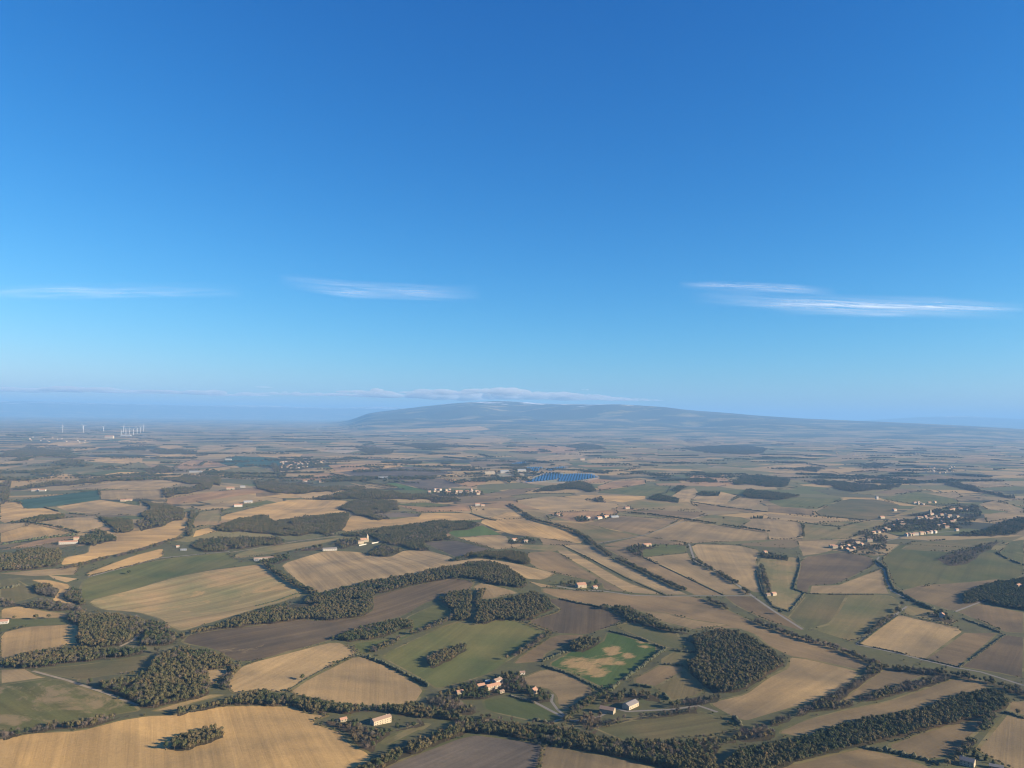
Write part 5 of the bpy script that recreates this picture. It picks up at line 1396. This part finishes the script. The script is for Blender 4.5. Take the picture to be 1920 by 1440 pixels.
# scattered copses and tree lines far out on the plain: one mass
T = []
nfar = 0
while nfar < 520:
    r = 3600 * (4.6 ** rng.random()); an = R(rng.uniform(-41, 41))
    cx_, cy_ = r * math.sin(an), r * math.cos(an)
    px_, py_, _w = project(cx_, cy_, 0)
    if py_ > 905 or mountain_h(cx_, cy_) > 60: continue
    nfar += 1
    th = R(rng.normal(14, 12)) + (math.pi / 2 if rng.random() < .18 else 0)
    la = rng.uniform(40, 260); lb = rng.uniform(7, 16) if rng.random() < .6 else rng.uniform(30, 90)
    m = int(min(200, max(12, la * lb / 45)))
    u = rng.uniform(-1, 1, m) * la; v = rng.normal(0, .45, m) * lb
    xs = cx_ + u * math.cos(th) - v * math.sin(th); ys = cy_ + u * math.sin(th) + v * math.cos(th)
    zs = height(xs, ys)
    for i in range(m):
        q = rng.uniform(.8, 1.5)
        T.append((xs[i], ys[i], zs[i], VARIDX['od'[int(rng.random() < .3)], 0], q * 1.3, q, rng.uniform(0, 6.28)))
plant_stuff('far_woods', 'dark copses and tree lines scattered over the far plain', np.array(T))
# scrub on the rough ground between the fields
fm = np.nonzero((free | is_verge) & (cr < 2900) & (cen[:, 1] > 600) & ~is_mount)[0]
ta = np.abs((b[fm, 0] - a[fm, 0]) * (c[fm, 1] - a[fm, 1]) - (b[fm, 1] - a[fm, 1]) * (c[fm, 0] - a[fm, 0])) / 2
T2 = []
pick = rng.choice(len(fm), 16000, p=ta / ta.sum())
u1, u2 = rng.random(16000), rng.random(16000)
fl = u1 + u2 > 1
u1[fl], u2[fl] = 1 - u1[fl], 1 - u2[fl]
qx = a[fm[pick], 0] * (1 - u1 - u2) + b[fm[pick], 0] * u1 + c[fm[pick], 0] * u2
qy = a[fm[pick], 1] * (1 - u1 - u2) + b[fm[pick], 1] * u1 + c[fm[pick], 1] * u2
ok = (vnoise(qx, qy, 70, 93) + .5 * vnoise(qx, qy, 25, 94) > .06) & (np.abs(np.arctan2(qx, qy)) < R(42))
qx, qy = qx[ok], qy[ok]
qz = height(qx, qy)
for i in range(len(qx)):
    kd = 'oobbd'[int(rng.integers(5))]
    q = rng.uniform(.14, .42)
    T2.append((qx[i], qy[i], qz[i] - .3, VARIDX[kd, int(rng.integers(NVAR[kd]))], q * 1.25, q, rng.uniform(0, 6.28)))
plant_stuff('scrub', 'scattered bushes and scrub on the rough grass between the fields', np.array(T2))
print('trees', len(ALL), len(T), round(time.time() - T0, 1))

# ------------------------------------------------------------------ hedges: each one a thing
def hedge(label, line, w=2.2, h=1.8):
    xy = ground(densify(line, 4, False), .5)
    seg = np.r_[0, np.cumsum(np.linalg.norm(np.diff(xy, axis=0), axis=1))]
    bm = bmesh.new()
    rg = random.Random(len(label) + int(line[0][0]))
    step = w * .8
    for s in np.arange(0, seg[-1], step):
        x = np.interp(s, seg, xy[:, 0]) + rg.uniform(-.3, .3) * w; y = np.interp(s, seg, xy[:, 1]) + rg.uniform(-.3, .3) * w
        if vnoise(x, y, 25, 55) < -.36: continue
        z = float(height(x, y)); hh = h * rg.uniform(.6, 1.5)
        lump(bm, (x, y, z + hh * .4), w * rg.uniform(.5, .85), hh / w, rg)
    me = bpy.data.meshes.new('hedge'); bm.to_mesh(me); bm.free()
    me.materials.append(M_HEDGE)
    tag(link('hedge', me), label, 'hedge', 'field hedges')
for label, line, w, h in [
    ('hedge between the olive meadow and the bright green field', [(1142,1183),(1200,1197),(1247,1216)], 3, 2.4),
    ('thick shady hedge on the right of the bright green field', [(1247,1217),(1195,1256),(1140,1297)], 5, 4),
    ('curved hedge below the bright green field', [(1017,1248),(1067,1264),(1105,1282),(1136,1298)], 3, 2.4),
    ('dark hedge sloping down the wide green meadow to the hamlet', [(676,1229),(712,1241),(757,1262),(805,1288)], 4.5, 4),
    ('low hedge between the hill field and the smooth brown tan field', [(672,1226),(615,1251),(575,1272),(535,1298)], 1.8, 1.2),
    ('hedge on the near edge of the very long brown field', [(1050,1123),(1085,1131),(1125,1138)], 3.5, 3),
    ('short hedge left of the bright green field', [(1018,1240),(1040,1230),(1062,1222)], 4, 3.5),
    ('straight ditch hedge between the pale strips left of the river', [(1056,1023),(1100,1044),(1175,1084),(1248,1116)], 2, 1.3),
    ('straight ditch hedge between the brown strips right of the river', [(1206,1045),(1260,1070),(1357,1116)], 2, 1.3),
    ('hedge on the left of the yellow green field', [(1418,1070),(1428,1108),(1450,1138),(1480,1147)], 3, 2),
    ('hedge between the yellow green field and the dark plough', [(1498,1046),(1500,1062),(1488,1104),(1509,1112),(1482,1146)], 3.5, 2.6),
    ('hedge under the tan triangle', [(1511,1113),(1570,1115),(1668,1115)], 3, 2),
    ('hedge beside the winding lane below the ridge village', [(1642,1052),(1662,1066),(1668,1090),(1677,1106),(1700,1118)], 5, 4),
    ('hedge along the lane below the green field', [(1700,1120),(1725,1133),(1755,1145)], 6, 5),
    ('hedge between the tan square and the olive field', [(1683,1154),(1640,1184),(1609,1208)], 2, 1.5),
    ('hedge along the straight road above the river', [(1612,1208),(1680,1222),(1735,1236),(1797,1250)], 2, 1.4),
    ('hedge between the two dark brown fields at the right', [(1798,1251),(1830,1230),(1885,1190)], 2.5, 2),
    ('hedge below the brown field at the right edge', [(1805,1160),(1840,1172),(1880,1188)], 3, 2.5),
    ('dark hedge across the pale tan fields on the left', [(58,980),(110,987),(145,998)], 6, 4),
    ('short dark hedge below the dark blue green crop', [(85,952),(110,959)], 5, 4), ('short hedge right of the short dark hedge', [(130,963),(160,965)], 6, 4),
    ('hedge under the golden field at the left edge', [(0,1022),(75,1010),(145,1003)], 7, 5),
    ('hedge between the curved tan field and the river fields', [(882,963),(910,972),(930,976)], 5, 3),
    ('dark hedge across the green meadow at the left edge', [(0,1104),(20,1102),(36,1098)], 5, 4),
    ('hedge below the straw coloured field', [(480,1136),(520,1126),(560,1112)], 2.5, 2),
    ('hedge below the tan field wrapped round the wood', [(1345,1330),(1375,1346),(1388,1360)], 6, 5),
    ('hedge above the tan field on the bottom edge', [(1620,1402),(1680,1412),(1720,1422),(1760,1432)], 5, 4),
    ('hedge between the fields in the bottom right corner', [(1885,1335),(1905,1342),(1920,1347)], 3, 2.5),
    ('hedge on the far edge of the hamlet paddock', [(1000,1350),(1040,1357)], 4, 3),
    ('hedge of the lane above the hamlet paddock', [(955,1304),(985,1313),(1003,1318)], 3, 2.2),
    ('hedge from the barns to the round wood', [(1190,1284),(1225,1290),(1255,1312)], 4, 3),
    ('hedge between the brown plot and the small olive plot', [(1238,1245),(1262,1246),(1283,1249)], 3, 2.4),
    ('dark hedge in the olive meadow by the round wood', [(1265,1220),(1290,1222),(1312,1223)], 4, 3),
    ('hedge across the pale fields on the brown plain', [(1295,941),(1355,950),(1440,960)], 6, 3),
    ('hedge along the green grey plough on the right', [(1530,967),(1580,971),(1632,976)], 5, 3),
    ('hedge between the brown plough and the light green field', [(1507,980),(1545,985),(1580,988)], 5, 2.5),
    ('hedge below the solar park fields', [(960,930),(1010,925),(1080,925)], 5, 3),
    ('dark hedge beside the winding pale lane, left of the left village', [(512,868),(522,885),(530,897)], 8, 5),
    ('long hedge below the large green field at the right edge', [(1868,1036),(1890,1048),(1920,1060)], 4, 3),
]: hedge(label, line, w, h)
print('hedges', round(time.time() - T0, 1))

# things that still share a label are told apart by their order from left to right
def tell_apart():
    same = {}
    for o in COL.objects:
        if o.parent is None and o.get('category') in ('tree', 'house') and o.get('group'):
            same.setdefault((o['label'], o['group']), []).append(o)
    for (lab_, g_), L in same.items():
        n = len(L)
        if n < 2 or n > 6: continue
        L.sort(key=lambda o: float(project(*o.location)[0]))
        words_ = {2: ['left one', 'right one'], 3: ['left of three', 'middle of three', 'right of three']}.get(n) or \
            ['leftmost', 'second from left', 'third from left', 'fourth from left', 'fifth from left'][:n - 1] + ['rightmost']
        for o, w_ in zip(L, words_):
            t_ = lab_ + ', ' + w_
            if len(t_.split()) <= 16: o['label'] = t_
tell_apart()

# ------------------------------------------------------------------ solar parks: rows of tilted panels
def solar(label, pts, pitch=18.0, row_w=10.0):
    q = ground(densify(pts, 3))
    c0 = q.mean(0)
    root = empty('solar_park', (c0[0], c0[1], float(height(*c0))))
    tag(root, label, 'solar panels', 'solar parks beside the quarry')
    th = math.atan2(c0[1], c0[0]) - R(1.5)                     # rows run away from the camera, as in the photograph
    ax = np.array([math.cos(th), math.sin(th)]); ay = np.array([math.sin(th), -math.cos(th)])
    u, v = (q - c0) @ ax, (q - c0) @ ay
    n = 0
    rest_mb = MB()
    for vv in np.arange(v.min() + pitch / 2, v.max(), pitch):
        cr_ = []
        for i in range(len(v)):
            j = (i + 1) % len(v)
            if (v[i] > vv) != (v[j] > vv): cr_.append(u[i] + (u[j] - u[i]) * (vv - v[i]) / (v[j] - v[i]))
        cr_.sort()
        for k in range(0, len(cr_) - 1, 2):
            a_, b_ = cr_[k], cr_[k + 1]
            if b_ - a_ < 12: continue
            m = max(1, int((b_ - a_) / 60))
            mb = MB()
            for s in range(m):
                ua, ub = a_ + (b_ - a_) * s / m + .5, a_ + (b_ - a_) * (s + 1) / m - .5
                vs = []
                for uu in (ua, ub):
                    for dv, dz in ((-row_w / 2, 4.4), (row_w / 2, .9)):
                        p = c0 + ax * uu + ay * (vv + dv)
                        zz = float(height(*(c0 + ax * uu + ay * vv))) + dz - root.location.z
                        vs += [(p[0] - c0[0], p[1] - c0[1], zz), (p[0] - c0[0], p[1] - c0[1], zz - .15)]
                mb.add(vs, [(0, 2, 6, 4), (1, 5, 7, 3), (0, 1, 3, 2), (4, 6, 7, 5), (0, 4, 5, 1), (2, 3, 7, 6)])
            mb.build('panel_row', M_PANEL, root)
            n += 1
    return n
ns = solar('solar park with a ragged left tail, nearest on the left', [(984,905),(1025,888),(1040,886),(1060,890),(1045,899),(1018,902)])
ns += solar('large right hand solar park below the pale bank', [(1046,903),(1057,890),(1080,888),(1110,889),(1122,895),(1098,899),(1070,903)])
ns += solar('small solar park behind, beside the quarry halls', [(975,880),(990,876),(1018,876),(1008,884)])
ns += solar('thin solar park behind the lane', [(1024,879),(1055,875),(1065,876),(1030,883)])
ns += solar('farthest solar park beyond the quarry', [(955,870),(985,865),(988,868),(962,874)], 16)

# ------------------------------------------------------------------ wind turbines
def turbine(label, px_, base_y, top_y, blade):
    xy = ground([(px_, base_y)])[0]
    z = float(height(*xy))
    D = np.linalg.norm(xy)
    H = max(70, (base_y - top_y) / FPX * D)
    root = empty('wind_turbine', (xy[0], xy[1], z), R(200))
    tag(root, label, 'wind turbine', 'wind turbines on the plain')
    mb = MB(); mb.tube((0, 0, -3), (0, 0, H), 3.4, 2.2, 10); mb.build('tower', M_TURB, root, True)
    mb = MB(); mb.box(-2.4, 2.4, -3, 9, H - 2.2, H + 2.6); mb.build('nacelle', M_TURB, root)
    mb = MB(); mb.tube((0, 9, H), (0, 12, H), 2.4, .8, 10); mb.build('hub', M_TURB, root)
    for k in range(3):
        a = R(blade + 120 * k)
        d = Vector((math.sin(a), 0, math.cos(a))); s = Vector((math.cos(a), 0, -math.sin(a)))
        b0 = Vector((0, 10, H))
        vs = []
        for f, w in ((.02, 1.2), (.2, 2.6), (1.0, .5)):
            p = b0 + d * (H * .48 * f)
            vs += [p - s * w * .5 + Vector((0, -.3, 0)), p + s * w * .5 + Vector((0, -.3, 0)), p + s * w * .5 + Vector((0, .3, 0)), p - s * w * .5 + Vector((0, .3, 0))]
        fs = []
        for q in (0, 4):
            fs += [(q + i, q + (i + 1) % 4, q + 4 + (i + 1) % 4, q + 4 + i) for i in range(4)]
        mb = MB(); mb.add(vs, fs + [(3, 2, 1, 0), (8, 9, 10, 11)]); mb.build('blade', M_TURB, root)
for args in [('wind turbine standing alone, farthest left of the row', 117.5, 811, 801, 10), ('wind turbine, second from the left of the row', 156, 811, 800, 40),
             ('wind turbine, third from the left of the row', 194, 810, 801, 70), ('short wind turbine at the left of the cluster above the white hall', 228, 817, 810, 20),
             ('tall wind turbine behind the left of the cluster', 231.5, 811, 800, 95), ('wind turbine just right of the tall one in the cluster', 236, 815, 806, 50),
             ('wind turbine in the middle of the cluster', 243, 814, 805, 15), ('wind turbine in front, right of the middle of the cluster', 250, 816, 806, 80),
             ('wind turbine, third from the right of the cluster', 257, 814, 804, 35), ('wind turbine, second from the right of the cluster', 263.5, 812, 802, 60), ('wind turbine at the right end of the cluster', 269, 810, 799, 5)]:
    turbine(*args)

# ------------------------------------------------------------------ clouds, all of them above the haze
def cirrus_mat(name, dens, seed, ang):
    m, t, b = new_mat(name)
    n = NB(t)
    t.nodes.remove(b)
    p = n.pos(ang, (1 / 7000.0, 1 / 1150.0, 0))
    f1 = n.noise(p, 1.0, 7, 0.66, 1.8, '4D', seed)
    f2 = n.noise(n.pos(ang, (1 / 26000.0, 1 / 3800.0, 0)), 1.0, 3, 0.5, 0.6, '4D', seed + 4)
    uv = n.node('ShaderNodeAttribute', attribute_name='edge')
    a = n.math('MULTIPLY', n.rng(f1, 0.34, 0.80, 0, 1), n.rng(f2, 0.34, 0.66, 0.08, 1))
    a = n.math('MULTIPLY', n.math('MULTIPLY', a, uv.outputs['Fac']), dens, clamp=True)
    tr = n.node('ShaderNodeBsdfTransparent'); tl = n.node('ShaderNodeBsdfTranslucent'); df = n.node('ShaderNodeBsdfDiffuse')
    for q in (tl, df): q.inputs[0].default_value = (.95, .95, .95, 1)
    ad = n.node('ShaderNodeAddShader'); t.links.new(tl.outputs[0], ad.inputs[0]); t.links.new(df.outputs[0], ad.inputs[1])
    mx = n.node('ShaderNodeMixShader'); t.links.new(a, mx.inputs[0]); t.links.new(tr.outputs[0], mx.inputs[1]); t.links.new(ad.outputs[0], mx.inputs[2])
    t.links.new(mx.outputs[0], t.nodes['Material Output'].inputs['Surface'])
    return m

def cirrus(label, line, half, dens, seed, alt=8200.0):
    """a band of ice cloud at its altitude: centre line and half width in pixels traced on the sky, laid out level"""
    q = densify(line, 10, False)
    K = 17
    rows = []
    for k in range(K):
        w = half * (2 * k / (K - 1) - 1)
        d = pix_dir(q + np.array([0, w]))
        s = (alt - CAM_H) / d[:, 2]
        P = d * s[:, None]; P[:, 2] += CAM_H
        P[:, 2] += 120 * vnoise(P[:, 0], P[:, 1], 5000, seed)
        rows.append(P)
    A_ = np.array(rows)
    n = len(q)
    vs = A_.reshape(-1, 3).tolist()
    fs = [(k * n + i, k * n + i + 1, (k + 1) * n + i + 1, (k + 1) * n + i) for k in range(K - 1) for i in range(n - 1)]
    me = bpy.data.meshes.new('cirrus_cloud'); me.from_pydata(vs, [], fs)
    ed = np.array([[math.sin(math.pi * k / (K - 1)) ** 1.2 * min(1, 1.0 * min(i, n - 1 - i) / max(3, n * .28)) for i in range(n)] for k in range(K)])
    at = me.attributes.new('edge', 'FLOAT', 'POINT'); at.data.foreach_set('value', ed.ravel().astype(np.float32))
    me.polygons.foreach_set('use_smooth', [True] * len(fs))
    v0 = A_[K // 2]
    ang = math.atan2(v0[-1, 1] - v0[0, 1], v0[-1, 0] - v0[0, 0])
    me.materials.append(cirrus_mat('cirrus', dens, seed, ang))
    tag(link('cirrus_cloud', me), label, 'cloud')
cirrus('thin streak of high cloud at the left edge of the sky', [(-60,550),(100,546),(250,545),(380,543),(460,546)], 16, .55, 3)
cirrus('wispy high cloud left of the middle of the sky', [(520,524),(600,534),(660,542),(740,545),(830,548),(905,549)], 18, .62, 5)
cirrus('upper bright streak of the high cloud on the right', [(1270,534),(1340,534),(1420,538),(1500,543),(1570,548)], 9, .72, 7)
cirrus('long fibrous high cloud on the right', [(1290,550),(1380,556),(1480,566),(1600,574),(1700,575),(1800,577),(1940,579)], 22, .72, 9)
cirrus('faint lower strand of the high cloud on the right', [(1440,586),(1540,585),(1640,588),(1760,586)], 7, .5, 12)

# low cloud bank far beyond the mountain: lumps of thin vapour at about 2 km
M_VAP = bpy.data.materials.new('cloud_vapour'); M_VAP.use_nodes = True
_t = M_VAP.node_tree; _t.nodes.remove(_t.nodes['Principled BSDF'])
_v = _t.nodes.new('ShaderNodeVolumePrincipled')
_v.inputs['Color'].default_value = (.58, .65, .73, 1); _v.inputs['Density'].default_value = .0013
_t.links.new(_v.outputs[0], _t.nodes['Material Output'].inputs['Volume'])
def cloud(label, px_, py_, wpx, hpx, D=60000.0, seed=0, group=None, lumps=None):
    d = pix_dir([(px_, py_)])[0]
    s = D / math.hypot(d[0], d[1])
    c = d * s + np.array([0, 0, CAM_H])
    wid, hei = wpx / FPX * D, hpx / FPX * D
    c[2] = max(c[2], HAZE_TOP + 180 + hei * .75)
    rg = random.Random(seed)
    bm = bmesh.new()
    az = math.atan2(d[0], d[1])
    n = lumps or max(3, int(wpx / max(4, hpx * .9)))
    for k in range(n):
        f = (k + .5) / n * 2 - 1 + rg.uniform(-.25, .25) / n
        env = math.sqrt(max(.12, 1 - f * f))
        rr = wid / n * rg.uniform(.7, 1.7)
        off = f * (wid / 2)
        res = bmesh.ops.create_icosphere(bm, subdivisions=3, radius=1)
        sx2, sy2, sz2 = rr, rr * rg.uniform(1.0, 2.2), hei * .5 * env * rg.uniform(.4, 1.2)
        dy = rg.uniform(-1, 1) * wid * .15
        for v in res['verts']:
            j = 1 + .30 * float(vnoise(v.co.x * 3 + 9 * k, v.co.y * 3 + v.co.z * 4, 1.0, seed)) + .2 * float(vnoise(v.co.x * 7, v.co.y * 7 + v.co.z * 9 + k, 1.0, seed + 1))
            z = v.co.z * j * sz2
            if z < 0: z *= .55
            v.co = Vector((v.co.x * j * sx2 + off, v.co.y * j * sy2 + dy, z))
    me = bpy.data.meshes.new('cloud'); bm.to_mesh(me); bm.free()
    me.materials.append(M_VAP)
    o = link('cloud', me); o.location = c; o.rotation_euler = (0, 0, -az)
    tag(o, label, 'cloud', group)
cloud('grey cloud over the left shoulder of the mountain', 690, 736, 80, 16, seed=1)
cloud('brighter cloud above the mountain top, left', 820, 737, 110, 19, seed=2)
cloud('ragged cloud over the highest part of the mountain', 935, 735, 110, 22, seed=3)
cloud('long low cloud right of the mountain top', 1040, 742, 190, 13, seed=4)
cloud('thin low cloud trailing off over the right slope', 1170, 750, 140, 7, seed=5)
cloud('small dark cloud alone above the left haze', 494, 726, 24, 4, seed=6)
cloud('small dark cloud alone above the mountain, right', 1097, 731, 14, 4, seed=7)
cloud('low cloud strip beyond the plain, left of the mountain', 570, 740, 150, 10, seed=8)
cloud('flat bank of low cloud along the left horizon', 250, 743, 430, 12, 66000, seed=9, lumps=16)
cloud('pale low cloud left of the bank over the horizon', 20, 743, 180, 10, 66000, seed=10, lumps=7)
cloud('wide grey cloud layer behind the mountain clouds', 910, 746, 560, 20, 72000, seed=11, lumps=22)

# ------------------------------------------------------------------ haze: one box of even air over the whole country
mb = MB(); mb.box(-HAZE_R, HAZE_R, -HAZE_R, HAZE_R, float(Z.min()) - 4, HAZE_TOP)
hz = bpy.data.materials.new('haze_air'); hz.use_nodes = True
_t = hz.node_tree; _t.nodes.remove(_t.nodes['Principled BSDF'])
_v = _t.nodes.new('ShaderNodeVolumePrincipled')
_v.inputs['Color'].default_value = (*HAZE_COLOR, 1)
_v.inputs['Density'].default_value = HAZE_SIGMA
_v.inputs['Anisotropy'].default_value = 0.0
_t.links.new(_v.outputs[0], _t.nodes['Material Output'].inputs['Volume'])
o = mb.build('haze', hz)
tag(o, 'pale blue haze over the whole plain', None, None, 'stuff')
print('done', len(S.objects), round(time.time() - T0, 1), 'solar rows', ns, 'zmin', round(float(Z.min()), 1), 'zmax', round(float(Z.max()), 1))
